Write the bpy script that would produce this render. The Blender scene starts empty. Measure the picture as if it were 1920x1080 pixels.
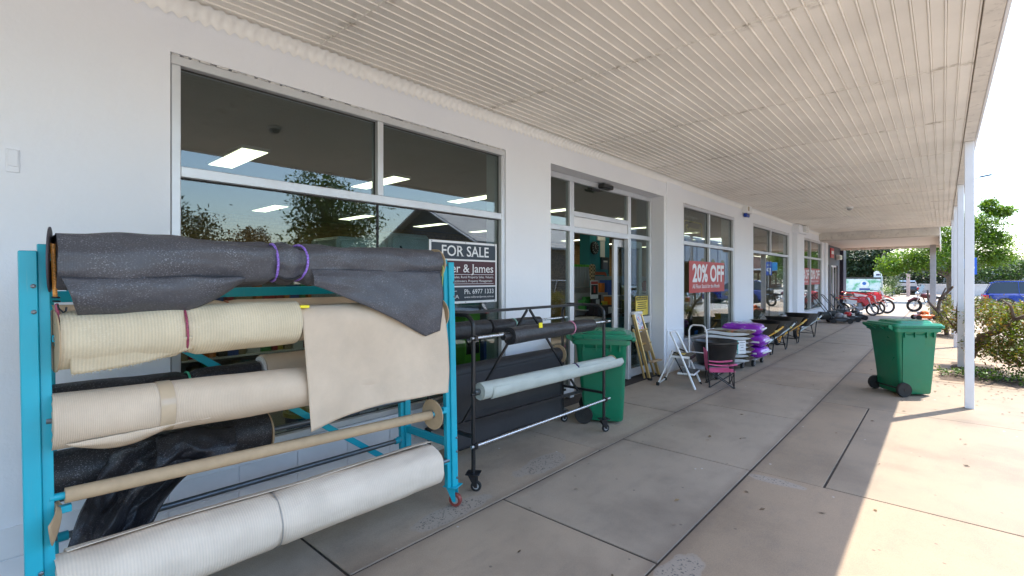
import bpy, bmesh, math, random
from mathutils import Vector, Matrix, noise
R = math.radians
PI = math.pi
sc = bpy.context.scene
C = sc.collection

# ---------------------------------------------------------------- camera, sky, sun, exposure
CAM = Vector((3.6, 0.0, 1.65))
cd = bpy.data.cameras.new('camera')
cam = bpy.data.objects.new('camera', cd)
C.objects.link(cam)
cam.location = CAM
cam.rotation_euler = (R(90), 0, R(41.822))
cd.sensor_width = 36
cd.lens = 903 / 1920 * 36
cd.shift_y = -0.0094
cd.clip_start = 0.05
cd.clip_end = 3000
sc.camera = cam

SUN_AZ, SUN_EL = R(27.6), R(64.1)
wd = bpy.data.worlds.new('World')
sc.world = wd
wd.use_nodes = True
wn = wd.node_tree
wn.nodes.clear()
sky = wn.nodes.new('ShaderNodeTexSky')
sky.sky_type = 'NISHITA'
sky.sun_disc = False
sky.sun_elevation = SUN_EL
sky.sun_rotation = SUN_AZ
sky.altitude = 300
sky.air_density = 1.35
sky.dust_density = 1.6
sky.ozone_density = 4.0
bg = wn.nodes.new('ShaderNodeBackground')
bg.inputs['Strength'].default_value = 0.14
wo = wn.nodes.new('ShaderNodeOutputWorld')
wn.links.new(sky.outputs[0], bg.inputs[0])
wn.links.new(bg.outputs[0], wo.inputs[0])

sd = bpy.data.lights.new('sun', 'SUN')
sd.energy = 2.3
sd.angle = R(0.5)
sd.color = (1.0, 0.94, 0.84)
sun = bpy.data.objects.new('sun', sd)
C.objects.link(sun)
to_sun = Vector((math.sin(SUN_AZ) * math.cos(SUN_EL), math.cos(SUN_AZ) * math.cos(SUN_EL), math.sin(SUN_EL)))
sun.rotation_euler = to_sun.to_track_quat('Z', 'Y').to_euler()
sun.location = (8, 8, 20)

sc.view_settings.view_transform = 'Standard'
sc.view_settings.look = 'None'
sc.view_settings.exposure = 2.12
sc.view_settings.gamma = 1
sc.view_settings.use_curve_mapping = False
sc.render.engine = 'CYCLES'
cy = sc.cycles
cy.max_bounces = 10
cy.diffuse_bounces = 6
cy.glossy_bounces = 5
cy.transparent_max_bounces = 24
cy.transmission_bounces = 6
cy.caustics_reflective = False
cy.caustics_refractive = False
cy.sample_clamp_indirect = 6
cy.use_denoising = True

# ---------------------------------------------------------------- helpers: shapes
class MB:
    """collects vertices and faces; linked as ONE mesh object by part() / solo()"""
    def __init__(s):
        s.v = []; s.f = []; s.m = []; s.cur = 0
    def add(s, vs, fs):
        o = len(s.v)
        s.v += [tuple(p) for p in vs]
        s.f += [tuple(i + o for i in f) for f in fs]
        s.m += [s.cur] * len(fs)
        return s
    def mat(s, i):
        s.cur = i; return s
    def box(s, a, b, ch=0.0, M=None):
        """axis box from corner a to corner b, chamfer ch, optional matrix"""
        (x0, y0, z0), (x1, y1, z1) = a, b
        if ch <= 0:
            vs = [(x0,y0,z0),(x1,y0,z0),(x1,y1,z0),(x0,y1,z0),(x0,y0,z1),(x1,y0,z1),(x1,y1,z1),(x0,y1,z1)]
            fs = [(3,2,1,0),(4,5,6,7),(0,1,5,4),(1,2,6,5),(2,3,7,6),(3,0,4,7)]
        else:
            vs = []; idx = {}
            X = (x0, x1); Y = (y0, y1); Z = (z0, z1)
            for i in (0, 1):
                for j in (0, 1):
                    for k in (0, 1):
                        sx, sy, sz = (ch, -ch)[i], (ch, -ch)[j], (ch, -ch)[k]
                        idx[i,j,k,0] = len(vs); vs.append((X[i], Y[j]+sy, Z[k]+sz))
                        idx[i,j,k,1] = len(vs); vs.append((X[i]+sx, Y[j], Z[k]+sz))
                        idx[i,j,k,2] = len(vs); vs.append((X[i]+sx, Y[j]+sy, Z[k]))
            fs = []
            g = lambda i,j,k,a: idx[i,j,k,a]
            for i in (0, 1):
                q = [g(i,0,0,0), g(i,1,0,0), g(i,1,1,0), g(i,0,1,0)]; fs.append(q if i else q[::-1])
                q = [g(0,i,0,1), g(1,i,0,1), g(1,i,1,1), g(0,i,1,1)]; fs.append(q[::-1] if i else q)
                q = [g(0,0,i,2), g(1,0,i,2), g(1,1,i,2), g(0,1,i,2)]; fs.append(q if i else q[::-1])
            for i in (0, 1):
                for j in (0, 1):
                    q = [g(i,j,0,0), g(i,j,0,1), g(i,j,1,1), g(i,j,1,0)]; fs.append(q if (i ^ j) == 0 and False else q)
                    q = [g(i,0,j,0), g(i,0,j,2), g(i,1,j,2), g(i,1,j,0)]; fs.append(q)
                    q = [g(0,i,j,1), g(0,i,j,2), g(1,i,j,2), g(1,i,j,1)]; fs.append(q)
            for i in (0, 1):
                for j in (0, 1):
                    for k in (0, 1):
                        fs.append((g(i,j,k,0), g(i,j,k,1), g(i,j,k,2)))
            cx, cy_, cz = (x0+x1)/2, (y0+y1)/2, (z0+z1)/2
            out = []
            for f in fs:
                p = [Vector(vs[t]) for t in f]
                n = (p[1]-p[0]).cross(p[2]-p[0])
                c = sum(p, Vector()) / len(p) - Vector((cx, cy_, cz))
                # chamfer faces and flats alike point outward
                out.append(tuple(f) if n.dot(c) > 0 else tuple(f[::-1]))
            fs = out
        if M is not None:
            vs = [M @ Vector(p) for p in vs]
        return s.add(vs, fs)
    def cbox(s, c, d, ch=0.0, rz=0.0, rx=0.0, ry=0.0):
        M = Matrix.Translation(c) @ Matrix.Rotation(rz, 4, 'Z') @ Matrix.Rotation(ry, 4, 'Y') @ Matrix.Rotation(rx, 4, 'X')
        return s.box((-d[0]/2, -d[1]/2, -d[2]/2), (d[0]/2, d[1]/2, d[2]/2), ch, M)
    def bar(s, p0, p1, w, h=None, up=(0, 0, 1), ch=0.0):
        """rectangular bar from p0 to p1"""
        h = h or w
        p0, p1 = Vector(p0), Vector(p1)
        d = p1 - p0; L = d.length; d = d / L
        u = Vector(up)
        if abs(d.dot(u)) > .97: u = Vector((1, 0, 0))
        a = u.cross(d).normalized(); b = d.cross(a)
        M = Matrix(((d.x,a.x,b.x,p0.x),(d.y,a.y,b.y,p0.y),(d.z,a.z,b.z,p0.z),(0,0,0,1)))
        return s.box((0, -w/2, -h/2), (L, w/2, h/2), ch, M)
    def tube(s, pts, r, n=8, caps=True, closed=False):
        P = [Vector(p) for p in pts]; m = len(P)
        rr = r if isinstance(r, (list, tuple)) else [r] * m
        vs = []; t0 = None
        for i in range(m):
            if closed: t = P[(i+1) % m] - P[i-1]
            else: t = P[min(i+1, m-1)] - P[max(i-1, 0)]
            if t.length < 1e-9: t = Vector((0, 0, 1))
            t.normalize()
            if t0 is None:
                a = t.orthogonal().normalized()
            else:
                a = a - t * a.dot(t)
                if a.length < 1e-6: a = t.orthogonal()
                a.normalize()
            t0 = t
            b = t.cross(a)
            for k in range(n):
                an = 2 * PI * k / n
                vs.append(P[i] + (a * math.cos(an) + b * math.sin(an)) * rr[i])
        fs = []
        for i in range(m if closed else m - 1):
            j = (i + 1) % m
            for k in range(n):
                l = (k + 1) % n
                fs.append((i*n+k, i*n+l, j*n+l, j*n+k))
        if caps and not closed:
            fs.append(tuple(range(n))[::-1]); fs.append(tuple((m-1)*n+k for k in range(n)))
        return s.add(vs, fs)
    def cyl(s, p0, p1, r, n=16, r1=None):
        return s.tube([p0, p1], [r, r if r1 is None else r1], n)
    def lathe(s, prof, M=None, n=24, cap=True):
        """profile [(radius, height)] round local Z"""
        vs = []; fs = []; m = len(prof)
        for (r, z) in prof:
            for k in range(n):
                a = 2*PI*k/n
                vs.append((r*math.cos(a), r*math.sin(a), z))
        for i in range(m-1):
            for k in range(n):
                l = (k+1) % n
                fs.append((i*n+k, i*n+l, (i+1)*n+l, (i+1)*n+k))
        if cap:
            fs.append(tuple(range(n))[::-1]); fs.append(tuple((m-1)*n+k for k in range(n)))
        if M is not None: vs = [M @ Vector(p) for p in vs]
        return s.add(vs, fs)
    def torus(s, c, axis, R_, r, n=28, k=8, squash=1.0):
        ax = Vector(axis).normalized(); a = ax.orthogonal().normalized(); b = ax.cross(a)
        pts = [Vector(c) + (a*math.cos(2*PI*i/n) + b*math.sin(2*PI*i/n)) * R_ for i in range(n)]
        return s.tube(pts, r, k, closed=True)
    def prism(s, poly, fn, d0, d1):
        """2d polygon extruded from d0 to d1; fn(u, v, d) -> point"""
        n = len(poly)
        vs = [fn(u, v, d0) for u, v in poly] + [fn(u, v, d1) for u, v in poly]
        fs = [tuple(range(n))[::-1], tuple(range(n, 2*n))]
        for i in range(n):
            j = (i+1) % n
            fs.append((i, j, n+j, n+i))
        return s.add(vs, fs)
    def grid(s, fn, nu, nv):
        vs = [fn(i/nu, j/nv) for i in range(nu+1) for j in range(nv+1)]
        fs = [(i*(nv+1)+j, (i+1)*(nv+1)+j, (i+1)*(nv+1)+j+1, i*(nv+1)+j+1) for i in range(nu) for j in range(nv)]
        return s.add(vs, fs)
    def loft(s, rings, caps=True):
        n = len(rings[0]); vs = [p for r in rings for p in r]; fs = []
        for i in range(len(rings)-1):
            for k in range(n):
                l = (k+1) % n
                fs.append((i*n+k, i*n+l, (i+1)*n+l, (i+1)*n+k))
        if caps:
            fs.append(tuple(range(n))[::-1]); fs.append(tuple((len(rings)-1)*n+k for k in range(n)))
        return s.add(vs, fs)
    def ball(s, c, r, n=10, m=7):
        rx = r if isinstance(r, (tuple, list)) else (r, r, r)
        def fn(a, b):
            t = 2*PI*a; p = PI*b
            return (c[0]+rx[0]*math.sin(p)*math.cos(t), c[1]+rx[1]*math.sin(p)*math.sin(t), c[2]+rx[2]*math.cos(p))
        return s.grid(fn, n, m)

def make_mesh(name, mb, mats, smooth=False, off=None):
    me = bpy.data.meshes.new(name)
    vs = mb.v
    if off is not None:
        vs = [(p[0]-off[0], p[1]-off[1], p[2]-off[2]) for p in vs]
    me.from_pydata(vs, [], mb.f)
    if not isinstance(mats, (list, tuple)): mats = [mats]
    for m in mats: me.materials.append(m)
    if len(mats) > 1: me.polygons.foreach_set('material_index', mb.m)
    me.validate()
    bm = bmesh.new(); bm.from_mesh(me)
    bmesh.ops.recalc_face_normals(bm, faces=bm.faces[:]) if len(bm.faces) < 60000 else None
    bm.to_mesh(me); bm.free()
    if smooth:
        me.polygons.foreach_set('use_smooth', [True]*len(me.polygons))
        me.set_sharp_from_angle(angle=R(smooth if smooth > 1 else 40))
    me.update()
    return me

def thing(name, label, cat, loc=(0, 0, 0), rz=0.0, group=None):
    o = bpy.data.objects.new(name, None)
    C.objects.link(o)
    o.location = loc; o.rotation_euler = (0, 0, rz); o.empty_display_size = .1
    o['label'] = label; o['category'] = cat
    if group: o['group'] = group
    return o

def part(name, mb, mat, parent, smooth=False, world=False, label=None, kind=None):
    """one mesh part under a thing; world=True: built in world metres, thing not rotated"""
    off = None
    if world:
        off = Vector(parent.location)
        if parent.parent: off = off + Vector(parent.parent.location)
    o = bpy.data.objects.new(name, make_mesh(name, mb, mat, smooth, off))
    C.objects.link(o); o.parent = parent
    if label: o['label'] = label
    if kind: o['kind'] = kind
    return o

def solo(name, mb, mat, label, cat, smooth=False, group=None, kind=None, loc=None):
    o = bpy.data.objects.new(name, make_mesh(name, mb, mat, smooth, loc))
    C.objects.link(o)
    if loc is not None: o.location = loc
    if label: o['label'] = label
    if cat: o['category'] = cat
    if group: o['group'] = group
    if kind: o['kind'] = kind
    return o

def setting(name, mb, mat, smooth=False, parent=None, kind='structure'):
    o = bpy.data.objects.new(name, make_mesh(name, mb, mat, smooth))
    C.objects.link(o)
    o['kind'] = kind
    return o

def shared(name, me, parent, loc=(0, 0, 0), rot=(0, 0, 0), scl=(1, 1, 1)):
    o = bpy.data.objects.new(name, me)
    C.objects.link(o); o.parent = parent
    o.location = loc; o.rotation_euler = rot; o.scale = scl
    return o

def dup(root, loc, rz, label, group=None):
    r = root.copy(); C.objects.link(r)
    r.location = loc; r.rotation_euler = (0, 0, rz); r['label'] = label
    if group: r['group'] = group
    for ch in list(root.children):
        c = ch.copy(); C.objects.link(c); c.parent = r
        for g in list(ch.children):
            d = g.copy(); C.objects.link(d); d.parent = c
    return r

def nz(x, y, z=0.0):
    return noise.noise(Vector((x, y, z)))

# ---------------------------------------------------------------- helpers: materials
class NT:
    def __init__(s, name):
        s.m = bpy.data.materials.new(name); s.m.use_nodes = True
        s.t = s.m.node_tree; s.t.nodes.clear()
        s.out = s.t.nodes.new('ShaderNodeOutputMaterial')
    def n(s, typ, **kw):
        nd = s.t.nodes.new('ShaderNode' + typ)
        for k, v in kw.items():
            if k.startswith('i_'):
                key = k[2:]
                key = int(key) if key.isdigit() else key.replace('_', ' ')
                nd.inputs[key].default_value = v
            else: setattr(nd, k, v)
        return nd
    def l(s, a, b): s.t.links.new(a, b); return s
    def coord(s, kind='Object'):
        return s.n('TexCoord').outputs[kind]
    def noise(s, vec, scale, detail=3.0, rough=.55):
        nd = s.n('TexNoise'); nd.inputs['Scale'].default_value = scale
        nd.inputs['Detail'].default_value = detail; nd.inputs['Roughness'].default_value = rough
        s.l(vec, nd.inputs['Vector']); return nd.outputs['Fac']
    def mapv(s, vec, scale=(1, 1, 1), loc=(0, 0, 0), rot=(0, 0, 0)):
        nd = s.n('Mapping'); nd.inputs['Scale'].default_value = scale
        nd.inputs['Location'].default_value = loc; nd.inputs['Rotation'].default_value = rot
        s.l(vec, nd.inputs['Vector']); return nd.outputs[0]
    def ramp(s, fac, stops):
        nd = s.n('ValToRGB'); cr = nd.color_ramp
        while len(cr.elements) < len(stops): cr.elements.new(.5)
        for e, (p, c) in zip(cr.elements, stops):
            e.position = p; e.color = (*c, 1) if not isinstance(c, (int, float)) else (c, c, c, 1)
        s.l(fac, nd.inputs[0]); return nd.outputs[0]
    def mix(s, a, b, fac, mode='MIX'):
        nd = s.n('MixRGB', blend_type=mode)
        for k, x in ((1, a), (2, b), (0, fac)):
            if isinstance(x, (int, float)):
                nd.inputs[k].default_value = x if k == 0 else (x, x, x, 1)
            elif isinstance(x, tuple): nd.inputs[k].default_value = (*x, 1)
            else: s.l(x, nd.inputs[k])
        return nd.outputs[0]
    def math(s, op, a, b=0.0, clamp=False):
        nd = s.n('Math', operation=op); nd.use_clamp = clamp
        for k, x in ((0, a), (1, b)):
            if isinstance(x, (int, float)): nd.inputs[k].default_value = x
            else: s.l(x, nd.inputs[k])
        return nd.outputs[0]
    def bump(s, h, strength=.3, dist=.01):
        nd = s.n('Bump'); nd.inputs['Strength'].default_value = strength; nd.inputs['Distance'].default_value = dist
        s.l(h, nd.inputs['Height']); return nd.outputs[0]
    def pbr(s, col, rough=.5, metal=0.0, normal=None, spec=.5, coat=0.0, sheen=0.0, trans=None):
        b = s.n('BsdfPrincipled')
        for key, x in (('Base Color', col), ('Roughness', rough), ('Metallic', metal)):
            if isinstance(x, tuple): b.inputs[key].default_value = (*x, 1)
            elif isinstance(x, (int, float)): b.inputs[key].default_value = x
            else: s.l(x, b.inputs[key])
        b.inputs['Specular IOR Level'].default_value = spec
        b.inputs['Coat Weight'].default_value = coat
        b.inputs['Sheen Weight'].default_value = sheen
        if normal is not None: s.l(normal, b.inputs['Normal'])
        s.l(b.outputs[0], s.out.inputs[0])
        return b

def mul(c, k): return tuple(min(1.0, x*k) for x in c)

def simple(name, col, rough=.5, metal=0.0, var=.10, vs=6.0, bump=0.0, bs=60.0, coat=0.0, spec=.5, rvar=.08, dirt=0.0):
    t = NT(name); co = t.coord()
    n1 = t.noise(co, vs, 4)
    c = t.ramp(n1, [(.3, mul(col, 1-var)), (.7, mul(col, 1+var))])
    if dirt:
        n2 = t.noise(co, vs*2.3, 6, .65)
        f = t.ramp(n2, [(.55, 0.0), (.75, dirt)])
        c = t.mix(c, (.12, .09, .06), f)
    rg = t.math('ADD', t.math('MULTIPLY', t.noise(co, vs*3, 3), rvar*2), rough - rvar)
    nm = t.bump(t.noise(co, bs, 3), bump, .004) if bump else None
    t.pbr(c, rg, metal, nm, spec, coat)
    return t.m

def emit(name, col, strength):
    t = NT(name)
    e = t.n('Emission'); e.inputs[0].default_value = (*col, 1); e.inputs[1].default_value = strength
    t.l(e.outputs[0], t.out.inputs[0]); return t.m

def fabric(name, col, rib=90.0, ribdepth=.25, glint=(1, 1, 1), fl=.25, fthr=.68, rough=.6, ribdir=1, ribcol=.12, wrinkle=.35):
    """woven shade cloth: ribs along the roll, glints painted in as pale flecks, soft wrinkles"""
    t = NT(name); co = t.coord()
    s1 = [0, 0, 0]; s1[ribdir] = 1
    mp = t.mapv(co, tuple(s1))
    wv = t.n('TexWave', wave_type='BANDS', bands_direction='XYZ'[ribdir]); wv.inputs['Scale'].default_value = rib / 6.283 * 2
    wv.inputs['Distortion'].default_value = .6; wv.inputs['Detail'].default_value = 1
    t.l(co, wv.inputs['Vector'])
    w = wv.outputs['Fac']
    big = t.noise(co, 5, 4)
    c = t.ramp(big, [(.3, mul(col, .9)), (.72, mul(col, 1.08))])
    c = t.mix(c, t.mix(c, 0.0, .6), t.math('MULTIPLY', t.math('SUBTRACT', 1.0, w), ribcol))
    fn = t.noise(t.mapv(co, (1.4, .8, 1.4)), 175, 2, .75)
    patch = t.ramp(t.noise(co, 7, 3), [(.38, .25), (.62, 1.0)])
    f = t.math('MULTIPLY', t.ramp(fn, [(fthr-.04, 0.0), (fthr+.05, fl)]), patch)
    c = t.mix(c, glint, f)  # sparkle of the weave painted into the base colour as pale specks
    h = t.math('ADD', t.math('MULTIPLY', w, ribdepth), t.math('MULTIPLY', t.noise(co, 420, 2), .35))
    h = t.math('ADD', h, t.math('MULTIPLY', t.noise(co, 11, 3), wrinkle*9))
    t.pbr(c, rough, 0, t.bump(h, .4, .004), .5)
    return t.m

def sheetmat(name, col, rough=.5, emitk=0):
    return simple(name, col, rough, var=.05)

MATS = {}
def G(name, *a, **k):
    if name not in MATS: MATS[name] = simple(name, *a, **k)
    return MATS[name]

# the plain, repeated materials
tq = NT('turquoise_paint'); co = tq.n('NewGeometry').outputs['Position']
c = tq.ramp(tq.noise(co, 4, 4), [(.3, (.004, .34, .46)), (.7, (.006, .40, .52))])
c = tq.mix(c, (.10, .40, .45), tq.ramp(tq.noise(tq.mapv(co, (40, 40, 3)), 1.0, 4, .7), [(.62, 0.0), (.72, .35)]))
chip = tq.ramp(tq.noise(co, 46, 6, .75), [(.685, 0.0), (.70, 1.0)])
c = tq.mix(c, (.16, .09, .06), chip)
tq.pbr(c, tq.ramp(tq.noise(co, 12, 4), [(.3, .30), (.7, .48)]), 0, tq.bump(tq.math('SUBTRACT', tq.noise(co, 35, 3), chip), .12, .003)); turq = tq.m
blackmetal = simple('black_painted_steel', (.012, .012, .014), .35, var=.3, vs=12, dirt=.15)
chrome = simple('galvanised_steel', (.55, .56, .58), .28, .9, var=.12, vs=14)
darksteel = simple('dull_steel_pipe', (.16, .18, .20), .38, .8, var=.15, vs=12)
alu = simple('anodised_aluminium', (.66, .67, .69), .42, .55, var=.05, vs=4, spec=.4)
rubber = simple('black_rubber', (.014, .014, .014), .7, var=.3, vs=20)
card = simple('brown_cardboard', (.46, .33, .20), .75, var=.08, vs=18, bump=.15, bs=90)
whitepaint = simple('white_paint', (.78, .78, .80), .45, var=.03)
blackplastic = simple('black_plastic', (.014, .014, .014), .38, var=.3, vs=9)
whiteplastic = simple('white_plastic', (.75, .75, .74), .4, var=.04)
rimsteel = simple('pale_wheel_rim', (.5, .5, .52), .4, .6)
bark = simple('grey_bark', (.14, .10, .075), .85, var=.35, vs=9, bump=.6, bs=30)

# window glass: clear, mirror strength rising toward grazing (Schlick), both faces
t = NT('window_glass')
lw = t.n('LayerWeight'); lw.inputs['Blend'].default_value = .5
p5 = t.math('POWER', lw.outputs['Facing'], 5.0)
F = t.math('ADD', t.math('MULTIPLY', p5, .9), .08, True)
gl = t.n('BsdfGlossy'); gl.inputs['Roughness'].default_value = .0; gl.inputs['Color'].default_value = (1, 1, 1, 1)
tr = t.n('BsdfTransparent'); tr.inputs['Color'].default_value = (.66, .73, .72, 1)
mx = t.n('MixShader'); t.l(F, mx.inputs[0]); t.l(tr.outputs[0], mx.inputs[1]); t.l(gl.outputs[0], mx.inputs[2])
t.l(mx.outputs[0], t.out.inputs[0])
glass = t.m

# ---------------------------------------------------------------- helpers: lettering
def text_mb(s, w=None, h=None, bold=0.0, serif=0.0, align='LEFT'):
    """flat lettering as 2d mesh: verts (u, v), faces; scaled to width w / cap height h"""
    cu = bpy.data.curves.new('txt', 'FONT'); cu.body = s; cu.size = 1.0; cu.offset = bold
    cu.resolution_u = 3
    ob = bpy.data.objects.new('txt', cu); C.objects.link(ob)
    dg = bpy.context.evaluated_depsgraph_get()
    me = bpy.data.meshes.new_from_object(ob.evaluated_get(dg))
    vs = [(v.co.x, v.co.y) for v in me.vertices]; fs = [tuple(p.vertices) for p in me.polygons]
    capz = .729 * 1.0
    if serif:
        # short flat stroke ends at the base line / cap line get a little bar
        ends = {}
        for e in me.edges:
            a, b = vs[e.vertices[0]], vs[e.vertices[1]]
            if abs(a[1]-b[1]) < .004 and .03 < abs(a[0]-b[0]) < .2:
                ends.setdefault((round(a[1], 2)), []).append((min(a[0], b[0]), max(a[0], b[0])))
        for z, L in ends.items():
            if abs(z) < .03 or abs(z-.69) < .06 or abs(z-.52) < .04:
                for x0, x1 in L:
                    o = len(vs); d = serif; y0, y1 = (z, z+.035) if z < .2 else (z-.035, z)
                    vs += [(x0-d, y0), (x1+d, y0), (x1+d, y1), (x0-d, y1)]; fs.append((o, o+1, o+2, o+3))
    bpy.data.objects.remove(ob); bpy.data.curves.remove(cu); bpy.data.meshes.remove(me)
    xs = [p[0] for p in vs]; ys = [p[1] for p in vs]
    x0, x1, y0, y1 = min(xs), max(xs), min(0, min(ys)), max(ys)
    kx = (w/(x1-x0)) if w else None; ky = (h/(max(ys))) if h else None
    kx = kx or ky; ky = ky or kx
    return [((p[0]-x0)*kx, p[1]*ky) for p in vs], fs, (x1-x0)*kx

def lettering(mb, s, place, w=None, h=None, bold=0.0, serif=0.0, centre=False):
    """place(u, v) -> 3d point"""
    vs, fs, W = text_mb(s, w, h, bold, serif)
    o = -W/2 if centre else 0
    mb.add([place(u+o, v) for u, v in vs], fs)
    return W
# ================================================================ SETTING: ground, road, pavement
def concrete(k=(1, 1, 1), nm='pavement_concrete'):
    t = NT(nm)
    pos = t.n('NewGeometry').outputs['Position']
    rnd = t.n('ObjectInfo').outputs['Random']
    base = t.ramp(rnd, [(0.0, tuple(a_*b_ for a_, b_ in zip((.34, .275, .21), k))), (.35, tuple(a_*b_ for a_, b_ in zip((.385, .305, .23), k))), (.7, tuple(a_*b_ for a_, b_ in zip((.355, .295, .235), k))), (1.0, tuple(a_*b_ for a_, b_ in zip((.41, .32, .24), k)))])
    a = t.noise(pos, 1.1, 5, .6); b = t.noise(t.mapv(pos, (3, 1.2, 1), rot=(0, 0, .5)), 2.2, 5, .65); g = t.noise(pos, 150, 3, .6)
    c = t.mix(base, t.ramp(a, [(.22, (.58, .57, .57)), (.5, (.98, .97, .95)), (.75, (1.16, 1.13, 1.09))]), 1.0, 'MULTIPLY')
    c = t.mix(c, (.15, .135, .12), t.ramp(b, [(.52, 0.0), (.80, .32)]))
    c = t.mix(c, t.ramp(g, [(.3, .72), (.7, 1.22)]), .55, 'MULTIPLY')
    # dark wheel-trodden strip grime (middle strip) breaks up with noise
    # small pale and dark spots (gum, chips)
    v = t.n('TexVoronoi', feature='F1'); v.inputs['Scale'].default_value = 5.0; t.l(pos, v.inputs['Vector'])
    gum = t.ramp(v.outputs['Distance'], [(.035, .55), (.06, 0.0)])
    c = t.mix(c, (.06, .05, .045), gum)
    v2 = t.n('TexVoronoi', feature='F1'); v2.inputs['Scale'].default_value = 3.1; t.l(t.mapv(pos, loc=(3.3, 1.7, 0)), v2.inputs['Vector'])
    c = t.mix(c, (.62, .60, .58), t.ramp(v2.outputs['Distance'], [(.022, .7), (.04, 0.0)]))
    # worn patches: cement skin gone, dark aggregate showing, at known places beside the joints
    mask = None; halo = None
    sx = t.n('SeparateXYZ'); t.l(pos, sx.inputs[0])
    for jx in (1.145, 2.37):
        dj = t.math('ADD', t.math('ABSOLUTE', t.math('SUBTRACT', sx.outputs[0], jx)), t.math('MULTIPLY', t.math('SUBTRACT', t.noise(t.mapv(pos, (2.5, 1, 1)), 1.6, 5, .7), .5), .14))
        c = t.mix(c, (.15, .11, .085), t.ramp(dj, [(.0, .55), (.035, .30), (.085, 0.0)]))
    warp = t.math('MULTIPLY', t.math('SUBTRACT', t.noise(pos, 4, 4), .5), 1.1)
    for (cx, cy_, rx, ry) in ((1.02, 2.25, .10, .40), (.95, 3.35, .13, .34), (2.50, 2.62, .11, .24), (2.60, 4.34, .24, .07)):
        sp = t.n('SeparateXYZ'); t.l(pos, sp.inputs[0])
        dx = t.math('MULTIPLY', t.math('SUBTRACT', sp.outputs[0], cx), 1/rx)
        dy = t.math('MULTIPLY', t.math('SUBTRACT', sp.outputs[1], cy_), 1/ry)
        d = t.math('ADD', t.math('SQRT', t.math('ADD', t.math('MULTIPLY', dx, dx), t.math('MULTIPLY', dy, dy))), warp)
        mask = d if mask is None else t.math('MINIMUM', mask, d)
    halo = t.ramp(mask, [(.9, .5), (1.3, .3), (2.0, 0.0)])
    c = t.mix(c, (.36, .32, .28), halo)
    vs = t.n('TexVoronoi', feature='F1'); vs.inputs['Scale'].default_value = 62; t.l(pos, vs.inputs['Vector'])
    st = t.ramp(vs.outputs['Distance'], [(.32, 1.0), (.46, 0.0)])
    keep = t.ramp(t.noise(pos, 34, 2), [(.45, 0.0), (.55, 1.0)])
    c = t.mix(c, (.10, .09, .08), t.math('MULTIPLY', t.math('MULTIPLY', st, keep), t.ramp(mask, [(.75, .9), (1.05, 0.0)])))
    h = t.math('ADD', t.math('MULTIPLY', g, .5), t.math('MULTIPLY', t.noise(pos, 18, 4), 1.0))
    t.pbr(c, t.ramp(a, [(.3, .62), (.7, .85)]), 0, t.bump(h, .3, .004), .4)
    return t.m
conc = concrete()
conc_kerb_side = concrete((.80, .75, .69), 'kerbside_concrete'); conc_mid = concrete((.98, .97, .96), 'trodden_concrete')
soil = simple('dark_joint_dirt', (.045, .034, .027), .95, var=.3, vs=30, bump=.5, bs=80)
asph = simple('road_asphalt', (.30, .285, .265), .85, var=.12, vs=2.0, bump=.5, bs=160)
earth = simple('dry_ground', (.36, .31, .22), .95, var=.25, vs=.15, bump=.5, bs=6)
mulch = simple('bark_mulch', (.10, .07, .05), .95, var=.45, vs=25, bump=.9, bs=60)

mb = MB(); mb.box((-900, -900, -.6), (900, 900, -.24)); setting('ground', mb, earth)
mb = MB(); mb.box((5.43, -80, -.5), (17.0, 400, -.13)); setting('road', mb, asph)
mb = MB()
mb.box((17.0, -80, -.5), (17.15, 400, .0), .01); mb.box((17.15, -80, -.5), (20.5, 400, -.004)); setting('far_footpath', mb, concrete())
# kerb in two-metre stones
kerb = bpy.data.objects.new('kerb', None); C.objects.link(kerb); kerb['kind'] = 'structure'
mb = MB(); mb.box((-.15, -1.49, -.4), (.15, 1.49, .0), .02)
kme = make_mesh('kerb_stone', mb, simple('kerb_concrete', (.42, .38, .33), .8, var=.15, vs=3, bump=.4, bs=90))
for k in range(26): shared('kerb_stone', kme, kerb, (5.28, -8 + 3*k, .004 + .002*(k % 3)))
mb = MB(); mb.box((4.9, -9.5, -.5), (5.43, 68.6, -.09)); setting('gutter', mb, soil)

pave = bpy.data.objects.new('pavement', None); C.objects.link(pave); pave['kind'] = 'structure'
mb = MB(); mb.box((-.3, -9.5, -.3), (5.13, 68.5, -.0075)); o = part('joint_bed', mb, soil, pave)
rs = random.Random(4)
def slab(x0, x1, y0, y1):
    g = .0085
    x0 += g; x1 -= g; y0 += g; y1 -= g
    w, l = x1-x0, y1-y0
    mb = MB(); c = .003
    e = [rs.uniform(-.0015, .0015) for _ in range(4)]
    mb.box((-w/2, -l/2, -.08), (w/2, l/2, 0), c)
    o = part('slab', mb, conc_kerb_side if x0 > 2.3 else conc_mid if x0 > 1 else conc, pave)
    o.location = ((x0+x1)/2, (y0+y1)/2, rs.uniform(-.003, .003))
    o.rotation_euler = (rs.uniform(-.0008, .0008), rs.uniform(-.0012, .0012), rs.uniform(-.002, .002))
ya = [-8.9, -6.3, -3.7, -1.15, 1.39, 4.02, 5.77, 8.4, 10.9, 13.5, 16.1, 18.7, 21.3, 24.0, 27, 30, 34, 38, 42, 46, 51, 56, 61, 68]
yb = [-8.9, -6.4, -3.8, -1.2, 1.1, 2.64, 4.45, 6.42, 8.35, 9.9, 12.2, 14.6, 17, 19.5, 22, 24.5, 27.2, 30.5, 34, 38, 42, 46, 51, 56, 61, 68]
yc = [-8.9, -4.7, -1.66, 1.38, 4.47, 7.57, 10.3, 13.3, 16.3, 19.3, 22.3, 25.3, 28.3, 31.3, 34.5, 38, 42, 46, 51, 56, 61, 68]
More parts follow.
